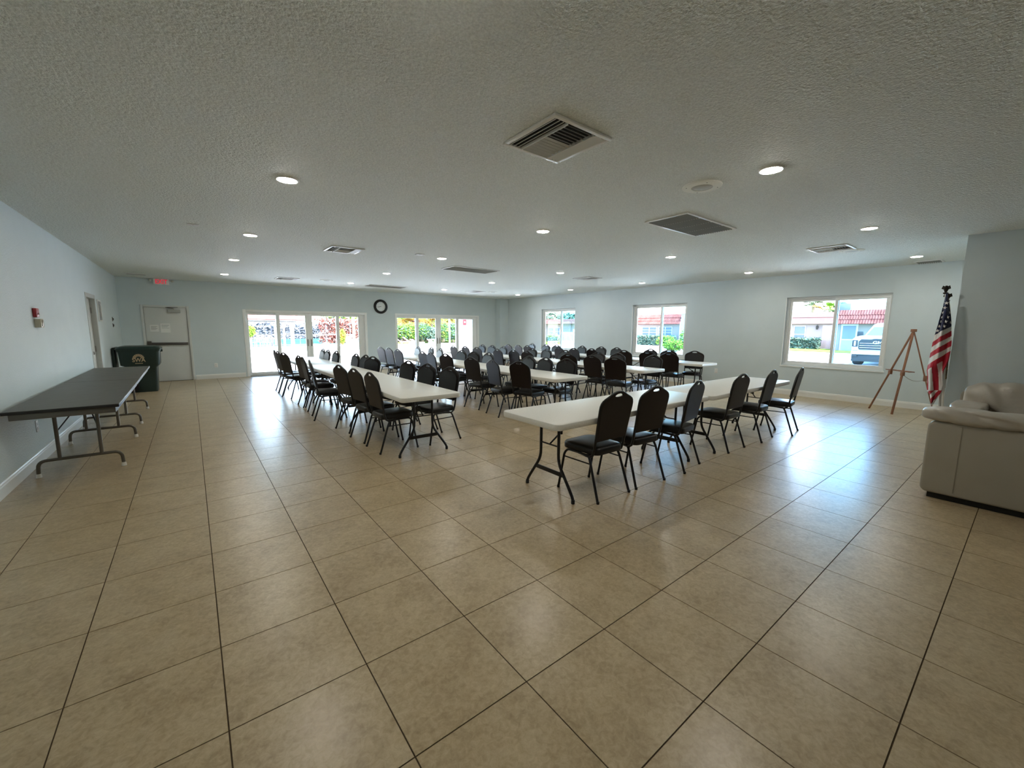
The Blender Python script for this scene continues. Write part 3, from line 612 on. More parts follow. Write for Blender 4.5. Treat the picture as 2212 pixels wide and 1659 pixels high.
# ---- flags on poles
M_FR = mat('flag_red', (.42, .012, .03), .75); M_FW = mat('flag_white', (.70, .68, .66), .75); M_FB = mat('flag_blue', (.012, .016, .06), .75); M_GOLD = mat('gold_cloth', (.30, .20, .06), .6, noise=(40, 3), col2=(.04, .035, .03))
M_POLE = mat('pole_varnish', (.62, .60, .55), .3); M_EAGLE = mat('dark_bronze', (.03, .025, .02), .4, metal=.6)
FX = 7.9
def flag_pole(tip, foot, label):
    t_ = thing('flag', label, 'flag', foot); tp = Vector(tip)-Vector(foot); ax = tp.normalized(); z_tip = 0
    MB().lathe([(.085, 0), (.085, .012), (.07, .03), (.03, .05), (.022, .12), (.018, .13)], 24).build('base', mat('brass_base', (.25, .18, .07), .4, metal=.7), t_, smooth=40)
    MB().tube([(0,0,.05), tp-ax*.10], .0135, 10).build('pole', M_POLE, t_, smooth=50)
    fin = MB(); fin.lathe([(.014, -.11), (.026, -.10), (.026, -.09), (.012, -.085), (.02, -.06), (.028, -.035), (.016, -.015), (.01, 0)], 12, tp)
    fin.obox(tp+Vector((0, .018, -.03)), (.004, 0, 0), (0, .02, .012), (0, -.006, .02)).obox(tp+Vector((0, -.018, -.03)), (.004, 0, 0), (0, .02, -.012), (0, .006, .02))
    fin.build('finial', M_EAGLE, t_, smooth=40)
    return t_
# silhouette measured on the plane x=FX: rows (v_px, left_px, right_px)
SIL = [(634, 2045, 2048.5), (652, 2041.5, 2050), (680, 2034, 2053.5), (700, 2028, 2055), (722, 2021, 2056), (740, 2015.5, 2057), (760, 2011, 2054.5), (775, 2008, 2051.5), (790, 2004.5, 2046), (800, 2002.5, 2040), (812, 2004, 2038.5), (830, 2004, 2039.5), (843, 2003.5, 2036), (852, 2010, 2031), (862, 2012, 2024), (874, 2013.5, 2016)]
def sil(v):
    for (a, b) in zip(SIL, SIL[1:]):
        if a[0] <= v <= b[0]:
            t = (v-a[0])/(b[0]-a[0]); return a[1]+(b[1]-a[1])*t, a[2]+(b[2]-a[2])*t
    return SIL[-1][1:]
tip1 = at(2045, 617, X=FX); o1 = Vector((FX, -.975, 0)); f1 = flag_pole(tip1, o1, 'hanging stars and stripes flag on a pole beside the easel')
NU, NV = 56, 300
def cloth_pt(s, v):
    l, r = sil(v); u = l+(r-l)*s; p = at(u, v, X=FX)
    wv = math.sin(s*9+v*.018)*.035 + math.sin(s*17-v*.03)*.014
    return Vector((p.x-.05+wv*min(1, (v-634)/60)-.06*math.sin(PI*s), p.y, p.z)) - o1
def colour(u, v):
    # canton, then slanting stripes, then stripes that hang straight down
    def line(ul, vl, ur, vr): return vl + (u-ul)*(vr-vl)/(ur-ul)
    if v < line(2020, 724, 2056, 705): return 2
    b = [(2018, 737.5, 2057, 713.5), (2014, 749.5, 2056.5, 725.5), (2011, 762, 2056.5, 735), (2009, 773, 2055, 748), (2007, 787, 2054, 758), (2005, 799, 2050, 771)]
    for k, q in enumerate(b):
        if v < line(*q): return 1 if k % 2 == 0 else 0
    if v > 842: return 0 if (u-2010 + (v-842)*.9) % 19 < 10 else 1
    x = u - (v-790)*.06
    return 0 if x < 2005.5 else 1 if x < 2015.5 else 0 if x < 2027 else 1 if x < 2037.5 else 0
m = MB(); grid = []
for j in range(NV+1):
    v = 634+(874-634)*j/NV; grid.append([cloth_pt(i/NU, v) for i in range(NU+1)])
th = Vector((.006, 0, 0))
for j in range(NV+1):
    for i in range(NU+1): m.v.append(tuple(grid[j][i]))
for j in range(NV):
    v = 634+(874-634)*(j+.5)/NV; l, r = sil(v)
    for i in range(NU):
        m.f.append((j*(NU+1)+i, j*(NU+1)+i+1, (j+1)*(NU+1)+i+1, (j+1)*(NU+1)+i)); m.m.append(colour(l+(r-l)*(i+.5)/NU, v))
co = m.build('flag_cloth', [M_FR, M_FW, M_FB], f1, smooth=70, fix=False)
sm = co.modifiers.new('thickness', 'SOLIDIFY'); sm.thickness = .005; sm.offset = 0
for (su, sv) in ((2047.5, 655.5), (2044, 665.5), (2040.3, 675.5), (2051.3, 675.5), (2037, 685.5), (2048.8, 685.5), (2033.5, 695), (2045.5, 695), (2030, 705), (2042.2, 705), (2026.5, 714.5), (2053.6, 697)):
    l, r = sil(sv); c = cloth_pt((su-l)/(r-l), sv); pts = []; star = MB()
    for k in range(10):
        a = PI/2+k*PI/5; rr = .024 if k % 2 == 0 else .010; pts.append((c.x-.012, c.y-rr*math.cos(a), c.z+rr*math.sin(a)))
    star.add(pts + [(c.x-.013, c.y, c.z)], [(k, (k+1) % 10, 10) for k in range(10)]).build('star', M_FW, f1)
tip2 = at(2048.5, 634, X=FX+.14); o2 = Vector((FX-.16, -1.02, 0)); f2 = flag_pole(tip2, o2, 'dark flag with gold pattern on a pole behind the stars and stripes')
m = MB(); n2 = 14
for j in range(21):
    v = 645+j*(838-645)/20
    for i in range(n2+1):
        lp = 2046-(v-645)*.055; rp = 2050+min(4.5, (v-645)*.1)-max(0, (v-730))*.115; p = at(lp+(rp-lp)*i/n2, v, X=FX+.12) - o2
        m.v.append((p.x+.02*math.sin(i*1.3+j*.2), p.y, p.z))
for j in range(20):
    for i in range(n2): m.f.append((j*(n2+1)+i, j*(n2+1)+i+1, (j+1)*(n2+1)+i+1, (j+1)*(n2+1)+i)); m.m.append(0 if j < 18 else 1)
c2 = m.build('flag_cloth', [M_GOLD, M_FW], f2, smooth=70, fix=False); sm = c2.modifiers.new('thickness', 'SOLIDIFY'); sm.thickness = .005; sm.offset = 0
# ---- leather sofas
M_LEATHER = mat('taupe_leather', (.40, .365, .31), .34, noise=(4, 3), col2=(.46, .42, .365), bump=(14, .3, .02)); M_PANEL = mat('taupe_panel', (.325, .295, .24), .5, noise=(3, 2), col2=(.355, .325, .27)); M_PLINTH = mat('sofa_plinth', (.012, .011, .010), .8)
def pillow(x0, x1, y0, y1, z0, z1, seed, wr=.012, fan=None, lean=0.0, n1=80):
    """puffy leather cushion; fan=(y, z): creases radiate from that corner"""
    rnd = random.Random(seed); m = MB(); ph = [rnd.uniform(0, 6) for _ in range(8)]
    cx, cy, cz = (x0+x1)/2, (y0+y1)/2, (z0+z1)/2; a, b, c = (x1-x0)/2, (y1-y0)/2, (z1-z0)/2
    n2 = 64; cr = lambda q: -math.exp(-(math.sin(q)*2.6)**2)
    sg = lambda v, e: math.copysign(abs(v)**e, v)
    for i in range(n1+1):
        t = -PI/2 + PI*i/n1
        for j in range(n2):
            p = 2*PI*j/n2
            X, Y, Z = sg(math.cos(t), .35)*sg(math.cos(p), .6), sg(math.sin(t), .5), sg(math.cos(t), .35)*sg(math.sin(p), .6)
            wy, wz = cy+Y*b, cz+Z*c
            if fan:
                an = math.atan2(wz-fan[1], wy-fan[0]); rr = math.hypot(wz-fan[1], wy-fan[0])
                wv = sum(k_*cr(an*f_+q_+.5*math.sin(rr*6+q_)) for f_, k_, q_ in ((2.6, 1.0, ph[0]), (4.3, .7, ph[1]), (6.1, .5, ph[2])))+.5
                wv *= min(1, rr*4)
            else:
                wv = cr(wy*7+ph[0]+1.6*math.sin(wz*14+ph[1]+wy*2.3)+X*.8)*.9 + cr(wy*12.5-wz*16+ph[2]+.8*math.sin(wy*5)-X)*.6 + .22*math.sin(wy*3.1+ph[3]) + .15*math.sin(X*5+wy*9+ph[4])
            s = 1 + wv*wr/max(min(a, c), .06)
            m.v.append((cx+X*a*s+lean*(wz-z0), wy, cz+Z*c*(1+(s-1)*.6)))
    for i in range(n1):
        for j in range(n2): m.f.append((i*n2+j, i*n2+(j+1) % n2, (i+1)*n2+(j+1) % n2, (i+1)*n2+j)); m.m.append(0)
    return m
def sofa(x, y, rz, label, L_, back, roll):
    """local: back panel at x=0 facing -x, seat towards +x, length along y from 0 to -L_"""
    t_ = thing('leather_sofa', label, 'sofa', (x, y, 0), rz, 'matching leather sofas')
    MB().box(.05, .88, -L_+.03, -.05, 0, .06).build('plinth', M_PLINTH, t_)
    pm = MB().prism([(p[1], p[0]) for p in rrect(.055, back, -L_, 0, .05)], 0, .13, lambda u, v, h: (h, u, v)).build('back_panel', M_PANEL, t_, bevel=.02, seg=3)
    for yy in (-.21, -L_/2-.1): MB().box(-.0025, .004, yy-.003, yy+.003, .09, back-.02).build('seam', mat('seam_thread', (.265, .238, .192), .7), pm)
    az = .60 if not roll else .56
    for s in (1, 0):
        ya, yb_ = (-.24, .0) if s else (-L_, -L_+.24)
        MB().box(.128, .90, ya+.01, yb_-.005, .06, az-.07).build('arm_body', M_PANEL, t_, bevel=.03, seg=3)
        pillow(.12, .95, ya-.03, yb_+.03, az-.10, az+.03, 5+s, wr=.010).build('arm_pad', M_LEATHER, t_, smooth=60)
    MB().box(.13, .86, -L_+.24, -.24, .06, .28).build('seat_base', M_PANEL, t_, bevel=.02)
    hw = (L_-.48)/2
    for k in range(2):
        y0 = -L_+.24+hw*k
        pillow(.26, .93, y0+.005, y0+hw-.005, .26, .47, 20+k).build('seat_cushion', M_LEATHER, t_, smooth=60)
    if roll:
        for k in range(2): pillow(.10, .36, -L_+.24+hw*k+.005, -L_+.24+hw*(k+1)-.005, .44, back-.02, 30+k).build('back_cushion', M_LEATHER, t_, smooth=60)
        pillow(-.05, .26, -L_-.05, .055, back-.015, back+.13, 40, wr=.013, n1=190).build('top_roll', M_LEATHER, t_, smooth=60)
    else:
        hb = (L_-.10)/2
        for k in range(2):
            y0 = -L_+.05+hb*k
            pillow(.06, .42, y0-.01, y0+hb+.01, .40, back+.14, 30+k, wr=.042, fan=(y0+.42, .40), lean=-.10).build('back_cushion', M_LEATHER, t_, smooth=60)
    return t_
sofa(5.135, -1.155, 0, 'taupe leather sofa at the right edge, seen from behind', 2.1, .70, True)
sofa(8.02, -3.17, PI, 'taupe leather sofa against the near right wall, facing the camera', 2.05, .72, False)
# ================================================================== OUTSIDE
GZ = -.10
M_CONC = mat('pool_deck_concrete', (.70, .69, .66), .85, spec=0, noise=(.8, 4), col2=(.76, .75, .72))
M_ASPH = mat('sunlit_road', (.34, .34, .34), .9, spec=0, noise=(1.2, 4), col2=(.40, .40, .40))
M_GRASS = mat('lawn', (0.055, 0.092, 0.021), .95, spec=0, noise=(3, 4), col2=(0.084, 0.130, 0.034), bump=(30, .6, .05))
M_WATER = mat('pool_water', (0.007, 0.079, 0.086), .12, noise=(2, 3), col2=(0.011, 0.108, 0.115))
M_COURT = mat('tennis_court', (0.016, 0.073, 0.081), .85, spec=0, noise=(.2, 2), col2=(0.024, 0.089, 0.092))
M_STUC = mat('pink_stucco', (0.192, 0.166, 0.161), .9, spec=.1, bump=(30, .3, .01)); M_STUCW = mat('white_stucco', (0.218, 0.214, 0.210), .9, spec=.1, bump=(30, .3, .01))
M_ROOF = mat('red_roof_tile', (0.108, 0.029, 0.025), .7, spec=.1, noise=(2.5, 3), col2=(0.138, 0.048, 0.042)); M_SHING = mat('pink_shingle', (0.076, 0.043, 0.042), .85, spec=.1, noise=(6, 3), col2=(0.088, 0.052, 0.050))
M_EXW = mat('exterior_white_trim', (0.330, 0.330, 0.324), .5); M_EXG = mat('exterior_window_glass', (.07, .10, .14), .15)
M_FASC = mat('grey_fascia', (0.108, 0.108, 0.112), .7)
def leafmat(n, a, b): return mat(n, a, .8, spec=.08, noise=(3, 2), col2=b)
L_GRN = leafmat('leaf_green', (0.025, 0.064, 0.014), (0.054, 0.117, 0.025)); L_LIME = leafmat('leaf_lime', (0.068, 0.146, 0.014), (0.127, 0.205, 0.029)); L_RED = leafmat('leaf_red', (0.086, 0.023, 0.020), (0.129, 0.051, 0.039)); L_ORG = leafmat('leaf_orange', (0.173, 0.091, 0.018), (0.191, 0.155, 0.036)); L_TEAL = leafmat('leaf_blue_green', (0.026, 0.062, 0.052), (0.052, 0.104, 0.078)); L_PALM = leafmat('palm_leaf', (.022, .045, .022), (.045, .075, .03)); L_GREY = leafmat('leaf_grey_green', (0.046, 0.073, 0.052), (0.089, 0.114, 0.083))
def sgrd(name, x0, x1, y0, y1, z, m, th=.3): return struct(MB().box(x0, x1, y0, y1, z-th, z).build(name, m))
sgrd('ground', -60, 140, -60, 140, -.45, M_GRASS, .2)
sgrd('pool_deck', -30, 24, YF+WT, 29.6, GZ+.02, M_CONC)
sgrd('far_deck', -30, 24, 33.6, 37.6, GZ, M_CONC)
sgrd('side_deck', 10.5, 24, 29.6, 33.6, GZ+.01, M_CONC)
pool = struct(MB().box(-30, 10.5, 29.6, 33.6, -.4, -.20).build('pool_water', M_WATER), 'strip of teal swimming pool water beyond the deck')
struct(MB().box(-30, 10.5, 33.5, 33.9, -.35, -.02).build('pool_coping', M_EXW)); struct(MB().box(-30, 14, 37.6, 60, -.35, GZ+.01).build('tennis_court', M_COURT), 'blue green tennis court beyond the pool')
sgrd('road', XR+WT, 36.5, -40, 29, GZ, M_ASPH); sgrd('lawn', 36.5, 60, -40, 60, GZ+.05, M_GRASS); sgrd('far_lawn', 24, 36.5, 29, 60, GZ+.02, M_GRASS)
def leaves(m, c, rad, n, size, rnd, shell=.55):
    for _ in range(n):
        a, b = rnd.uniform(0, 2*PI), math.asin(rnd.uniform(-1, 1)); r = shell+(1-shell)*rnd.random()
        p = Vector((c[0]+rad[0]*r*math.cos(b)*math.cos(a), c[1]+rad[1]*r*math.cos(b)*math.sin(a), c[2]+rad[2]*r*math.sin(b)))
        d = Vector((rnd.gauss(0,1), rnd.gauss(0,1), rnd.gauss(0,1))).normalized(); e = d.orthogonal().normalized(); s = size*rnd.uniform(.6, 1.3)
        m.add([p-d*s, p+e*s*.45, p+d*s, p-e*s*.45], [(0,1,2,3)])
def bush(label, c, rad, mats, n=700, size=.12, name='bush', group=None, seed=1, stem=True):
    rnd = random.Random(seed); t_ = thing(name, label, 'bush', (c[0], c[1], GZ), 0, group); zc = c[2]-GZ
    m = MB()
    for k in range(len(mats)): m.mi = k; leaves(m, (0, 0, zc), rad, n//len(mats), size, rnd)
    m.build('foliage', mats, t_, fix=False)
    if stem:
        s = MB()
        for k in range(4): s.tube([(rnd.uniform(-.1,.1)*rad[0], rnd.uniform(-.1,.1)*rad[1], 0), (rnd.uniform(-.5,.5)*rad[0], rnd.uniform(-.5,.5)*rad[1], zc)], .03, 5)
        s.build('stem', mat('bark', (.14, .10, .07), .9), t_)
    return t_
def hedge(label, x0, x1, y0, y1, h, mats, n=1500, size=.12, seed=3, face='x'):
    rnd = random.Random(seed); t_ = thing('hedge', label, 'hedge', ((x0+x1)/2, (y0+y1)/2, GZ)); a, b = (x1-x0)/2, (y1-y0)/2; m = MB()
    for k in range(n):
        m.mi = k % len(mats); fx = rnd.choice((0, 1, 2)); p = Vector((rnd.uniform(-a, a), rnd.uniform(-b, b), rnd.uniform(.05, h)))
        if fx == 0 or (face == 'y' and fx == 2):
            if face == 'x': p.x = -a+rnd.uniform(-.06, .1)
            else: p.y = -b+rnd.uniform(-.15, .15)
        elif fx == 1: p.z = h+rnd.uniform(-.1, .05)
        d = Vector((rnd.gauss(0,1), rnd.gauss(0,1), rnd.gauss(0,1))).normalized(); e = d.orthogonal().normalized(); s = size*rnd.uniform(.6, 1.3)
        m.add([p-d*s, p+e*s*.5, p+d*s, p-e*s*.5], [(0,1,2,3)])
    m.build('foliage', mats, t_, fix=False)
    MB().box(-a*.8, a*.8, -b*.8, b*.8, 0, h*.8).build('inner_growth', mats[0], t_)
def palm(label, x, y, zc, r, mats, fan=True, seed=2, n=16, base=GZ, trunk=.16):
    rnd = random.Random(seed); t_ = thing('palm_tree', label, 'palm tree', (x, y, base)); z = zc-base
    MB().tube([(0,0,0), (.1,0,z*.5), (0,0,z)], [trunk*1.2, trunk, trunk], 9).build('trunk', mat('palm_trunk', (.22, .18, .14), .9, bump=(20, .6, .05)), t_, smooth=50)
    for k in range(n):
        a = 2*PI*k/n+rnd.uniform(-.2, .2); el = rnd.uniform(-.5, 1.2); d = Vector((math.cos(a)*math.cos(el), math.sin(a)*math.cos(el), math.sin(el))); m = MB(); sd = d.cross(Vector((0,0,1))).normalized(); up = sd.cross(d)
        mm = mats[0] if el > -.1 or len(mats) < 2 else mats[1]
        if fan:
            hub = Vector((0,0,z))+d*r*.5; m.tube([(0,0,z), hub], .03, 5)
            for q in range(9):
                b = (q-4)*.3; dir_ = (d*math.cos(b)+sd*math.sin(b)); tip = hub+dir_*r*.55+Vector((0,0,-.10*r)); w_ = up*0+dir_.cross(up).normalized()*r*.05
                m.add([hub-w_*.5, hub+w_*.5, hub.lerp(tip, .6)+w_, tip, hub.lerp(tip, .6)-w_], [(0,1,2,3,4)])
        else:
            pts = [Vector((0,0,z))+d*r*t+Vector((0,0,-.55*r*t*t)) for t in (0, .25, .5, .75, 1)]; m.tube(pts, [.03, .025, .02, .015, .008], 5)
            for q in range(14):
                t = .12+.86*q/13; i_ = min(int(t*4), 3); p = pts[i_].lerp(pts[i_+1], t*4-i_)
                for s in (-1, 1):
                    tip = p+sd*s*r*.34*(1-.55*t)+d*r*.14+Vector((0,0,-.10*r)); w_ = d*r*.025
                    m.add([p-w_, p+w_, tip], [(0,1,2)])
        m.build('frond', mm, t_, fix=False)
    return t_
# ---- pavilion by the pool
pv = thing('pavilion', 'open pool pavilion with a red tiled roof on white columns', 'pavilion', (3, 36, GZ))
zf = lambda v, y=35.4: at(600, v, Y=y).z-GZ
for x, r in ((-2.6, .09), (.4, .09), (2.98, .07), (3.58, .13)): MB().box(x-r, x+r, -.12, .12, 0, zf(692, 36)).build('column', M_EXW, pv, bevel=.01)
MB().box(-6, 3.9, -.15, .15, zf(696, 36), zf(692.5, 36)).build('beam', M_FASC, pv); MB().box(-6, 3.9, 4.0, 4.2, zf(699, 40), zf(697.5, 40)).build('rear_beam', mat('dark_beam', (.03, .03, .035), .8), pv)
for x in (-2.6, .4, 2.95): MB().box(x-.08, x+.08, 4.0, 4.2, 0, zf(698, 40)).build('column', M_EXW, pv)
MB().box(-6.2, 4.5, -.64, -.52, zf(692.6), zf(690.6)).build('fascia', M_EXW, pv)
for k in range(6):
    z = zf(690.6)+.125*k; y = -.64+.30*k
    MB().obox((-.85, y+.16, z+.07), (5.35, 0, 0), (0, .18, .075), (0, -.012, .03)).build('roof_course', M_ROOF, pv)
# ---- fences, hedge and plants beyond the pool
fn = thing('pool_fence', 'white rail fence with dark posts between the pool and the court', 'fence', (2, 37.4, GZ))
for z in (.93, .10): MB().box(-8, 10, -.02, .02, z-.03, z+.03).build('rail', M_EXW, fn)
for k in range(9): MB().tube([(-7.2+2.1*k, 0, 0), (-7.2+2.1*k, 0, 1.75)], .035, 6).build('post', mat('fence_post_dark', (.05, .05, .07), .6), fn)
hedge('dark blue green hedge along the far side of the court', -22, 26, 60, 62, 2.0, [mat('hedge_violet', (.085, .098, .120), .8, spec=.05), mat('hedge_slate', (.115, .125, .145), .8, spec=.05)], 5200, .30, 5, 'y')
hedge('red leaved hedge behind the pool, right part of the left sliding door', 10.0, 22, 42, 44, 2.35, [L_RED, mat('leaf_pale_rose', (.22, .165, .15), .8, spec=.05), L_RED], 6500, .17, 6, 'y')
bush('lime green shrub under the pavilion roof by the pool', (3.55, 34.6, 1.15), (.34, .34, .42), [L_LIME, L_LIME], 420, .12, 'shrub', seed=4)
bush('yellow green shrub beside the wooden post by the pool', (at(739, 728, Y=29).x, 29, .80), (.26, .3, .55), [L_LIME, L_ORG], 380, .14, 'shrub', seed=8)
bush('leafy tree above the red hedge', (14.5, 46, 3.0), (3.5, 2, 1.0), [L_GREY, L_LIME], 900, .26, 'tree', seed=9)
t_ = thing('wooden_post', 'orange wooden post by the pool deck', 'post', (at(765, 730, Y=27).x, 27, GZ)); MB().tube([(0,0,0), (0,0,3.2)], .09, 10).build('shaft', mat('orange_wood', (0.312, 0.163, 0.078), .8), t_, smooth=50); MB().lathe([(.10, 3.2), (.02, 3.26)], 10).build('cap', M_EXW, t_)
# ---- pool furniture
M_RESIN = mat('white_resin', (0.372, 0.372, 0.366), .5)
def lounger(label, x, y, rz, up=False, name='pool_lounger'):
    t_ = thing(name, label, 'lounge chair', (x, y, GZ+.02), rz, 'white pool loungers')
    if up:                              # stood on end
        for s in (-1, 1): MB().box(s*.31-.025, s*.31+.025, -.03, .03, 0, 1.0).build('side_rail', M_RESIN, t_, bevel=.005)
        for k in range(12): MB().box(-.29, .29, -.02, .015, .08+.075*k, .12+.075*k).build('slat', M_RESIN, t_)
        MB().box(-.33, .33, -.05, .05, .86, .90).build('cross_rail', M_FASC, t_)
        MB().obox((-.05, .02, 1.06), (.22, 0, .06), (0, .06, 0), (-.02, 0, .06)).build('folded_back', M_RESIN, t_, bevel=.01)
        return t_
    for s in (-1, 1):
        MB().box(-.95, .30, s*.30-.03, s*.30+.03, .28, .34).build('side_rail', M_RESIN, t_, bevel=.005)
        for xx in (-.85, .15): MB().box(xx-.03, xx+.03, s*.30-.03, s*.30+.03, 0, .28).build('leg', M_RESIN, t_)
    for k in range(9): MB().box(-.93+.13*k, -.85+.13*k, -.27, .27, .31, .335).build('slat', M_RESIN, t_)
    for k in range(5): MB().obox((.36+.11*k, 0, .40+.085*k), (.042, 0, .033), (0, .30, 0), (-.006, 0, .008)).build('back_slat', M_RESIN, t_)
    for s in (-1, 1): MB().bar((.28, s*.29, .33), (.86, s*.29, .78), .04, .04).build('back_rail', M_RESIN, t_)
    return t_
p = at(762, 770, Z=GZ); lounger('white slatted lounger stood on end, seen through the left sliding door', p.x, p.y, .15, True)
p = at(690, 786, Z=GZ); lounger('white pool lounger nearest the left sliding door', p.x, p.y, 1.3)
for k, (u, v, a, l) in enumerate(((872, 746, 2.7, 'white pool lounger at the left of the right sliding door'), (893, 748, 2.6, 'white pool lounger right of the leftmost one beyond the right sliding door'), (915, 757, 3.0, 'white pool lounger in the middle of the right sliding door'), (950, 756, 3.0, 'white pool lounger before the planting, right of the middle one'), (965, 768, 3.05, 'white pool lounger nearest the right sliding door'))):
    p = at(u, v, Z=GZ); lounger(l, p.x, p.y, a)
def patio_table(label, u, v):
    p = at(u, v, Z=GZ); t_ = thing('patio_table', label, 'table', (p.x, p.y, GZ), 0, 'patio tables')
    MB().lathe([(.48, .68), (.50, .69), (.50, .72), (.48, .73)], 20).build('tabletop', M_FASC, t_)
    for k in range(4): a = PI/4+k*PI/2; MB().tube([(.38*math.cos(a), .38*math.sin(a), .69), (.42*math.cos(a), .42*math.sin(a), 0)], .02, 6).build('leg', M_FASC, t_)
def patio_chair(label, u, v, rz):
    p = at(u, v, Z=GZ); t_ = thing('patio_chair', label, 'chair', (p.x, p.y, GZ), rz, 'white patio chairs')
    MB().box(-.24, .24, -.22, .24, .40, .44).build('seat', M_RESIN, t_, bevel=.01)
    MB().tube([(-.26, -.20, .42), (-.26, -.26, .74), (-.12, -.28, .86), (.12, -.28, .86), (.26, -.26, .74), (.26, -.20, .42)], .025, 6).build('back_frame', M_RESIN, t_, smooth=50)
    for k in range(3): MB().bar((-.12+.12*k, -.22, .44), (-.12+.12*k, -.28, .84), .05, .015).build('back_slat', M_RESIN, t_)
    for sx in (-1, 1):
        for yy in (-.20, .21): MB().tube([(sx*.23, yy, .42), (sx*.25, yy*1.1, 0)], .02, 6).build('leg', M_RESIN, t_)
        MB().bar((sx*.27, -.24, .62), (sx*.27, .22, .60), .05, .02).build('armrest', M_RESIN, t_)
for k, (u, l) in enumerate(((546, 'leftmost patio table by the pool'), (564, 'second patio table by the pool pavilion'), (598, 'patio table behind the door mullion, by the pool'))): patio_table(l, u, 750.5)
for k, (u, a, l) in enumerate(((552, .6, 'white patio chair left of the second pool table'), (573, -.4, 'white patio chair right of the second pool table'), (581, 2.6, 'white patio chair farthest right under the pavilion'))): patio_chair(l, u, 751, a)
# ---- garden beyond the right sliding door
p0 = at(990.5, 700, Y=21); p1 = at(1060, 700, Y=21)
wl = thing('garden_wall', 'white stucco garden wall with a red sign', 'wall', (p0.x, 21, GZ)); MB().box(0, p1.x-p0.x, 0, .3, 0, 3.4).build('wall_body', mat('lavender_wall', (.098, .096, .104), .9, spec=.05, noise=(2, 3), col2=(.11, .107, .115)), wl); MB().box(-.05, p1.x-p0.x, -.03, .33, 3.4, 3.5).build('coping', M_EXW, wl)
sp = at(1004, 696, Y=20.97); sg_ = thing('warning_sign', 'small red square sign on the white garden wall', 'sign', (sp.x, 20.995, sp.z)); MB().box(-.12, .12, -.02, 0, -.17, .17).build('sign_face', mat('sign_red', (.075, .012, .016), .8, spec=.05), sg_); MB().box(-.07, .07, -.024, -.02, -.05, .06).build('sign_symbol', mat('sign_pink', (.10, .06, .06), .8, spec=.05), sg_)
p = at(971.5, 745, Y=24); t_ = thing('white_pole', 'slim white pole in front of the planting', 'pole', (p.x, 24, GZ)); MB().tube([(0,0,0), (0,0,3.6)], .06, 10).build('shaft', M_EXW, t_, smooth=50); MB().lathe([(.12, 0), (.12, .02), (.06, .03)], 12).build('base_plate', M_EXW, t_)
p = at(934, 742, Z=GZ); t_ = thing('garden_bench', 'white stone bench in front of the tropical planting', 'bench', (p.x, p.y, GZ)); MB().box(-.5, .5, -.2, .2, .38, .46).build('seat', M_EXW, t_, bevel=.02)
for s in (-1, 1): MB().box(s*.3-.08, s*.3+.08, -.16, .16, 0, .38).build('leg', M_EXW, t_, bevel=.02)
for k, (u, vz, w_, h_, ms, l) in enumerate(((868, 716, 1.1, .85, [L_TEAL, L_GRN, L_LIME], 'low blue green shrub, left end of the tropical planting'), (890, 715, 1.2, .95, [L_LIME, L_GRN], 'lime green shrub left of the inner door frame'), (912, 716, 1.1, 1.0, [L_TEAL, L_GRN], 'dark shrub in the middle of the tropical planting'), (930, 720, .9, .8, [L_GREY, L_TEAL], 'grey green shrub behind the stone bench'), (955, 714, .9, 1.1, [L_TEAL, L_GRN, L_LIME], 'dense green shrub left of the white pole'), (980, 716, .9, 1.0, [L_GRN, L_TEAL], 'green shrub right of the white pole'))):
    p = at(u, vz, Y=39.5); bush(l, (p.x, p.y, p.z), (w_, .9, h_), ms, 1100, .13, 'shrub', 'tropical shrubs', seed=20+k)
for k, (u, v, r, l) in enumerate(((866, 690, 1.7, 'green palm at the left end of the tropical planting'), (884, 694, 1.7, 'palm with orange lower fronds left of the door mullion'), (912, 688, 1.8, 'yellow green palm above the middle of the planting'), (932, 692, 1.6, 'palm with orange fronds above the bench'), (958, 690, 1.7, 'green palm left of the white pole'), (978, 692, 1.6, 'orange palm right of the white pole'))):
    p = at(u, v, Y=41); palm(l, p.x, p.y, p.z, r, [L_LIME if k % 2 == 0 else L_ORG, L_ORG], False, 40+k, 15, trunk=.10)
hedge('tall dark backdrop hedge behind the tropical planting', 15, 32, 44, 46, 2.6, [L_GRN, L_TEAL, L_LIME], 3200, .26, 15, 'y')
# ---- houses across the road
def house_window(h, x, yc, w_, z0, z1, nx=1, nz=2):
    f = MB(); t = .05
    f.box(x-.05, x, yc-w_/2-t, yc+w_/2+t, z0-t, z0); f.box(x-.05, x, yc-w_/2-t, yc+w_/2+t, z1, z1+t); f.box(x-.05, x, yc-w_/2-t, yc-w_/2, z0, z1); f.box(x-.05, x, yc+w_/2, yc+w_/2+t, z0, z1)
    for k in range(1, nx): y = yc-w_/2+w_*k/nx; f.box(x-.05, x, y-.05, y+.05, z0, z1)
    for k in range(1, nz): z = z0+(z1-z0)*k/nz; f.box(x-.05, x, yc-w_/2, yc+w_/2, z-.022, z+.022)
    wn = f.build('window', M_EXW, h)
    for i in range(nx):
        for k in range(nz): MB().box(x-.022, x-.005, yc-w_/2+w_*i/nx+.02, yc-w_/2+w_*(i+1)/nx-.02, z0+(z1-z0)*k/nz+.02, z0+(z1-z0)*(k+1)/nz-.02).build('pane', M_EXG, wn)
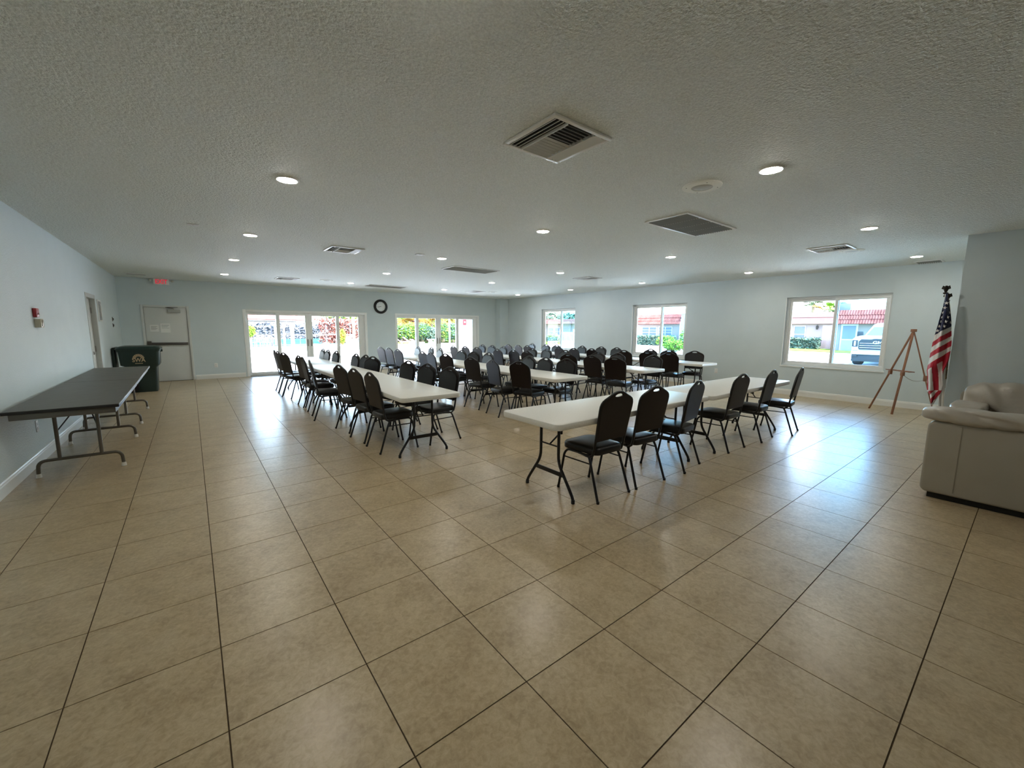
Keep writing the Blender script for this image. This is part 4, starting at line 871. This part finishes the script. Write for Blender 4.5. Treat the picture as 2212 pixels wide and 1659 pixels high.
def mansard(h, x, y0, y1, z0, z1, m, n=3, run=.7, ribs=True, inset=.25):
    for k in range(n):
        za, zb = z0+(z1-z0)*k/n, z0+(z1-z0)*(k+1)/n; xa, xb = x+run*k/n-.06, x+run*(k+1)/n; ya, yb_ = y0+inset*k/n, y1-inset*k/n; c = MB(); nr = max(4, int((yb_-ya)/.16)) if ribs else 1
        P = []
        for q in range(nr*2+1):
            y = ya+(yb_-ya)*q/(nr*2); o = .05 if (ribs and q % 2) else 0; P.append((xa-o, y, za)); P.append((xb-o, y, zb+.03))
        for q in range(nr*2): c.add([P[2*q], P[2*q+2], P[2*q+3], P[2*q+1]], [(0,1,2,3)])
        c.add([(xa, ya, za), (xa+.1, ya, za-.03), (xa+.1, yb_, za-.03), (xa, yb_, za)], [(0,1,2,3)])
        c.build('roof_course', m, h)
def house(label, x, y0, y1, hw, name='house'):
    h = thing(name, label, 'house', (x, (y0+y1)/2, GZ)); d = (y1-y0)/2
    MB().box(0, 8, -d, d, 0, hw).build('wall', M_STUC, h); return h
# beside the road, behind the largest window
X3 = 42.0; ha = house('pink house with plain pink roof and panelled door, left in the large window', X3, 8.95, 17, 2.32); yc = 12.975
mansard(ha, -.15, -4.1, 4.1, 2.28, 3.08, M_SHING, 2, .5, False, 0); MB().box(-.30, .1, -4.1, 4.1, 2.14, 2.30).build('eave_board', mat('eave_rose', (0.176, 0.111, 0.104), .8), ha)
p = at(1727, 720, X=X3); house_window(ha, 0, p.y-yc, .78, at(1727, 739, X=X3).z-GZ, at(1727, 705, X=X3).z-GZ)
dp = at(1789, 730, X=X3); dr = MB().box(-.04, 0, dp.y-yc-.45, dp.y-yc+.45, .02, 2.05).build('house_door', mat('pale_rose_door', (0.247, 0.195, 0.189), .6), ha)
for (a, b, c, d) in ((.10, .32, .15, .75), (.10, .32, .95, 1.45), (.10, .32, 1.6, 1.9), (-.32, -.10, .15, .75), (-.32, -.10, .95, 1.45), (-.32, -.10, 1.6, 1.9)): MB().box(-.055, -.038, dp.y-yc+a, dp.y-yc+b, c, d).build('door_moulding', mat('door_rose_dark', (0.215, 0.163, 0.156), .6), dr)
lp = at(1765, 708, X=X3-.15); MB().lathe([(.06, -.15), (.10, .12), (.04, .16), (.03, .28)], 8, (-.15, lp.y-yc, lp.z-GZ)).build('wall_lamp', M_BLACK, ha)
hb = house('pink house with red barrel tile mansard and glazed door, behind the truck', X3-2, 2.5, 8.25, 2.14); yb2 = 5.375
mansard(hb, -.5, -2.95, 2.95, 2.10, 3.12, M_ROOF, 3, .55, True, .2)
dp = at(1833, 730, X=X3-2); MB().box(-.05, 0, dp.y-yb2-.52, dp.y-yb2+.52, 0, 2.08).build('door_frame', M_EXW, hb); MB().box(-.07, -.04, dp.y-yb2-.40, dp.y-yb2+.40, .95, 1.95).build('door_glass', M_EXG, hb); MB().box(-.07, -.04, dp.y-yb2-.40, dp.y-yb2+.40, .1, .85).build('door_lower_panel', M_STUCW, hb)
ac = at(1828, 660, X=X3+1); t_ = thing('roof_air_conditioner', 'grey air conditioner unit on the roof behind the truck', 'air conditioner', (ac.x, ac.y, 2.9)); MB().box(-.3, .3, -.38, .38, .12, .80).build('cabinet', M_FASC, t_, bevel=.02); MB().box(-.35, .35, -.45, .45, 0, .12).build('curb', M_FASC, t_); MB().tube([(-.1, -.55, 0), (-.1, -.55, .8)], .03, 6).build('conduit', M_EXW, t_)
ha0, ha1 = at(1707, 740, X=X3-.9), at(1772, 740, X=X3-.9)
hedge('clipped grey green hedge below the pink house window', X3-1.3, X3-.5, ha1.y, ha0.y+.4, .88, [L_GREY, L_TEAL], 1500, .14, 31)
# behind the middle window
X4 = 37.5; hy0, hy1 = at(1468, 700, X=X4).y, at(1372, 700, X=X4).y
hc = house('pale house with red barrel tile mansard behind the middle window', X4, hy0, hy1, at(1420, 700, X=X4).z-GZ+.03); yc4 = (hy0+hy1)/2
mansard(hc, -.5, hy0-yc4-.35, hy1-yc4, at(1420, 700, X=X4).z-GZ, at(1420, 680, X=X4).z-GZ, M_ROOF, 3, .55, True, .2)
for (ua, ub) in ((1388, 1418), (1424, 1451)):
    a, b = at(ua, 715, X=X4).y, at(ub, 715, X=X4).y; house_window(hc, 0, (a+b)/2-yc4, abs(a-b), at(1420, 724, X=X4).z-GZ, at(1420, 707, X=X4).z-GZ, 2, 3)
wy0, wy1 = at(1500, 700, X=X4-.4).y, at(1471, 700, X=X4-.4).y
t_ = thing('house_side_wall', 'white end wall beside the red tiled house', 'wall', (X4-.4, (wy0+wy1)/2, GZ)); MB().box(0, .3, (wy0-wy1)/2, (wy1-wy0)/2, 0, 3.05).build('wall_body', M_STUCW, t_); MB().box(-.05, .35, (wy0-wy1)/2, (wy1-wy0)/2, 3.05, 3.15).build('coping', M_EXW, t_)
hedge('blue green hedge below the windows of the red tiled house', X4-1.3, X4-.5, at(1455, 730, X=X4-1).y, at(1375, 730, X=X4-1).y, .95, [L_TEAL, L_GREY], 1500, .14, 33)
p = at(1455, 750, X=27.5); bush('bright lime bush in front of the red tiled house', (27.5, p.y, .35), (.75, .75, .45), [L_LIME, L_LIME, L_GRN], 1100, .09, 'bush', seed=35)
p = at(1440, 733, X=33); bush('green bush behind the bright lime bush', (33, p.y, .45), (.7, 1.0, .5), [L_LIME, L_GRN], 800, .11, 'bush', seed=36)
p = at(1476, 735, X=30); bush('slim green bush at the right end of the middle window view', (30, p.y, .7), (.3, .3, .8), [L_GRN, L_LIME], 400, .09, 'bush', seed=37)
# behind the small far window
X5 = 40; y0, y1 = at(1246, 700, X=X5).y, at(1168, 700, X=X5).y
hd = house('pale house with faded roof behind the small far window', X5, y0-1, y1+1, 2.3); yd = (y0+y1)/2
mansard(hd, -.5, y0-yd-1, y1-yd+1, 2.25, at(1210, 690, X=X5).z-GZ, M_SHING, 3, .5, True, 0)
for (u, z0, z1) in ((1190, .7, 1.7), (1205, .7, 1.7)): house_window(hd, 0, at(u, 715, X=X5).y-yd, 1.0, z0, z1)
X6 = 31; y0, y1 = at(1240, 725, X=X6).y, at(1211, 725, X=X6).y; gt = thing('picket_gate', 'white picket gate outside the small far window', 'gate', (X6, (y0+y1)/2, GZ))
gl_ = (y1-y0)/2
for k in range(14): y = -gl_+2*gl_*k/13; MB().box(-.02, .02, y-.03, y+.03, 0, 1.25).build('picket', M_EXW, gt)
for z in (.3, 1.1): MB().box(-.035, -.02, -gl_, gl_, z-.04, z+.04).build('rail', M_EXW, gt)
for s in (-1, 1): MB().box(-.08, .08, s*gl_-.08, s*gl_+.08, 0, 1.55).build('post', M_EXW, gt)
p = at(1196, 682, X=50); bush('grey green tree rising over the faded roof, left', (50, p.y, 3.3), (2.0, 2.2, 1.2), [L_TEAL, L_GREY], 700, .28, 'tree', seed=50)
p = at(1228, 684, X=50); bush('blue green tree rising over the faded roof, right', (50, p.y, 3.2), (1.8, 1.8, 1.0), [L_TEAL], 600, .28, 'tree', seed=51)
p = at(1194, 736, X=30); bush('low bush outside the small far window', (30, p.y, .5), (.8, .9, .6), [L_TEAL, L_GREY], 500, .14, 'bush', seed=52)
p = at(1757, 658, X=62); palm('fan palm rising over the pink roof', 62, p.y, p.z, 1.45, [L_PALM, L_ORG], True, 60, 30)
p = at(1793, 668, X=62); palm('smaller fan palm right of the tall one', 62, p.y, p.z, 1.1, [L_LIME, L_PALM], True, 61, 22); p = at(1818, 668, X=60); palm('fan palm beside the roof air conditioner', 60, p.y, p.z, 1.1, [L_TEAL, L_PALM], True, 62, 22)
# ---- white pickup truck
TX = 24.0; ty = at(1838, 745, X=TX).y; tr = thing('pickup_truck', 'white pickup truck parked facing the large window', 'truck', (TX, ty-1.02, GZ))
M_TW = mat('truck_white', (0.338, 0.345, 0.351), .3, coat=.5); M_TG = mat('truck_dark', (.02, .025, .03), .5, spec=.2); M_TGL = mat('truck_glass', (.05, .08, .11), .12); M_TYRE = mat('tyre', (.03, .03, .032), .9)
MB().loft([[(.10, y, z) for y, z in rrect(-1.0, 1.0, .62, 1.28, .12)], [(.02, y, z) for y, z in rrect(-.96, .96, .66, 1.24, .12)]]).build('front_fascia', M_TW, tr, smooth=35)
MB().box(.10, 5.6, -1.01, 1.01, .58, 1.18).build('body_side', M_TW, tr, bevel=.06, seg=3)
MB().loft([rr3(.10, 1.75, -.98, .98, .14, 1.17), rr3(.13, 1.75, -.95, .95, .14, 1.30), rr3(.35, 1.75, -.80, .80, .14, 1.36)]).build('hood', M_TW, tr, smooth=35)
MB().loft([[(x, y, 1.28) for x, y in rrect(1.55, 4.2, -.95, .95, .12)], [(x, y, 1.88) for x, y in rrect(2.25, 4.0, -.74, .74, .12)], [(x, y, 1.95) for x, y in rrect(2.5, 3.8, -.66, .66, .12)]]).build('cab', M_TW, tr, smooth=35)
MB().add([(1.60, -.84, 1.36), (1.60, .84, 1.36), (2.21, .66, 1.84), (2.21, -.66, 1.84)], [(0,1,2,3)]).build('windshield', M_TGL, tr)
gr = MB().prism([(-.70, .74), (-.74, .80), (-.74, 1.10), (-.66, 1.20), (-.3, 1.20), (-.22, 1.23), (.22, 1.23), (.3, 1.20), (.66, 1.20), (.74, 1.10), (.74, .80), (.70, .74)], -.035, .02, lambda u, v, h: (h, u, v)).build('grille', M_TG, tr)
for k in range(3): MB().box(-.05, -.034, -.70, .70, .82+.10*k, .835+.10*k).build('grille_bar', M_CHROME, gr)
text_obj('lettering', 'GMC', .17, M_CHROME, gr, (-.052, 0, 1.06), (PI/2, 0, -PI/2), .004, 1.3, bold=.004)
for s in (-1, 1):
    hl = MB().box(-.01, .06, s*.88-.10, s*.88+.10, .86, 1.16).build('headlight', M_TG, tr, bevel=.02); MB().box(-.016, -.008, s*.88-.03, s*.88+.03, .90, 1.12).build('lamp_strip', M_CHROME, hl)
    MB().box(-.02, .05, s*.85-.09, s*.85+.09, .40, .70).build('fog_light', M_TG, tr, bevel=.015)
    MB().lathe([(.18, -.17), (.38, -.17), (.42, -.12), (.42, .12), (.38, .17), (.18, .17)], 24, (.80, s*.86, .42), 'y').build('wheel', M_TYRE, tr, smooth=35)
    MB().lathe([(.18, -.17), (.38, -.17), (.42, -.12), (.42, .12), (.38, .17), (.18, .17)], 24, (4.6, s*.86, .42), 'y').build('wheel', M_TYRE, tr, smooth=35)
    MB().box(1.72, 1.86, s*1.10-.12, s*1.10+.12, 1.28, 1.56).build('mirror', M_TG, tr, bevel=.03)
MB().box(-.06, .14, -.98, .98, .52, .68).build('bumper', M_TW, tr, bevel=.03, seg=3); MB().box(.02, .3, -.97, .97, .20, .54).build('lower_grille', M_TG, tr, bevel=.02)
MB().box(.4, 5.4, -.75, .75, .30, .58).build('underbody', M_TG, tr)
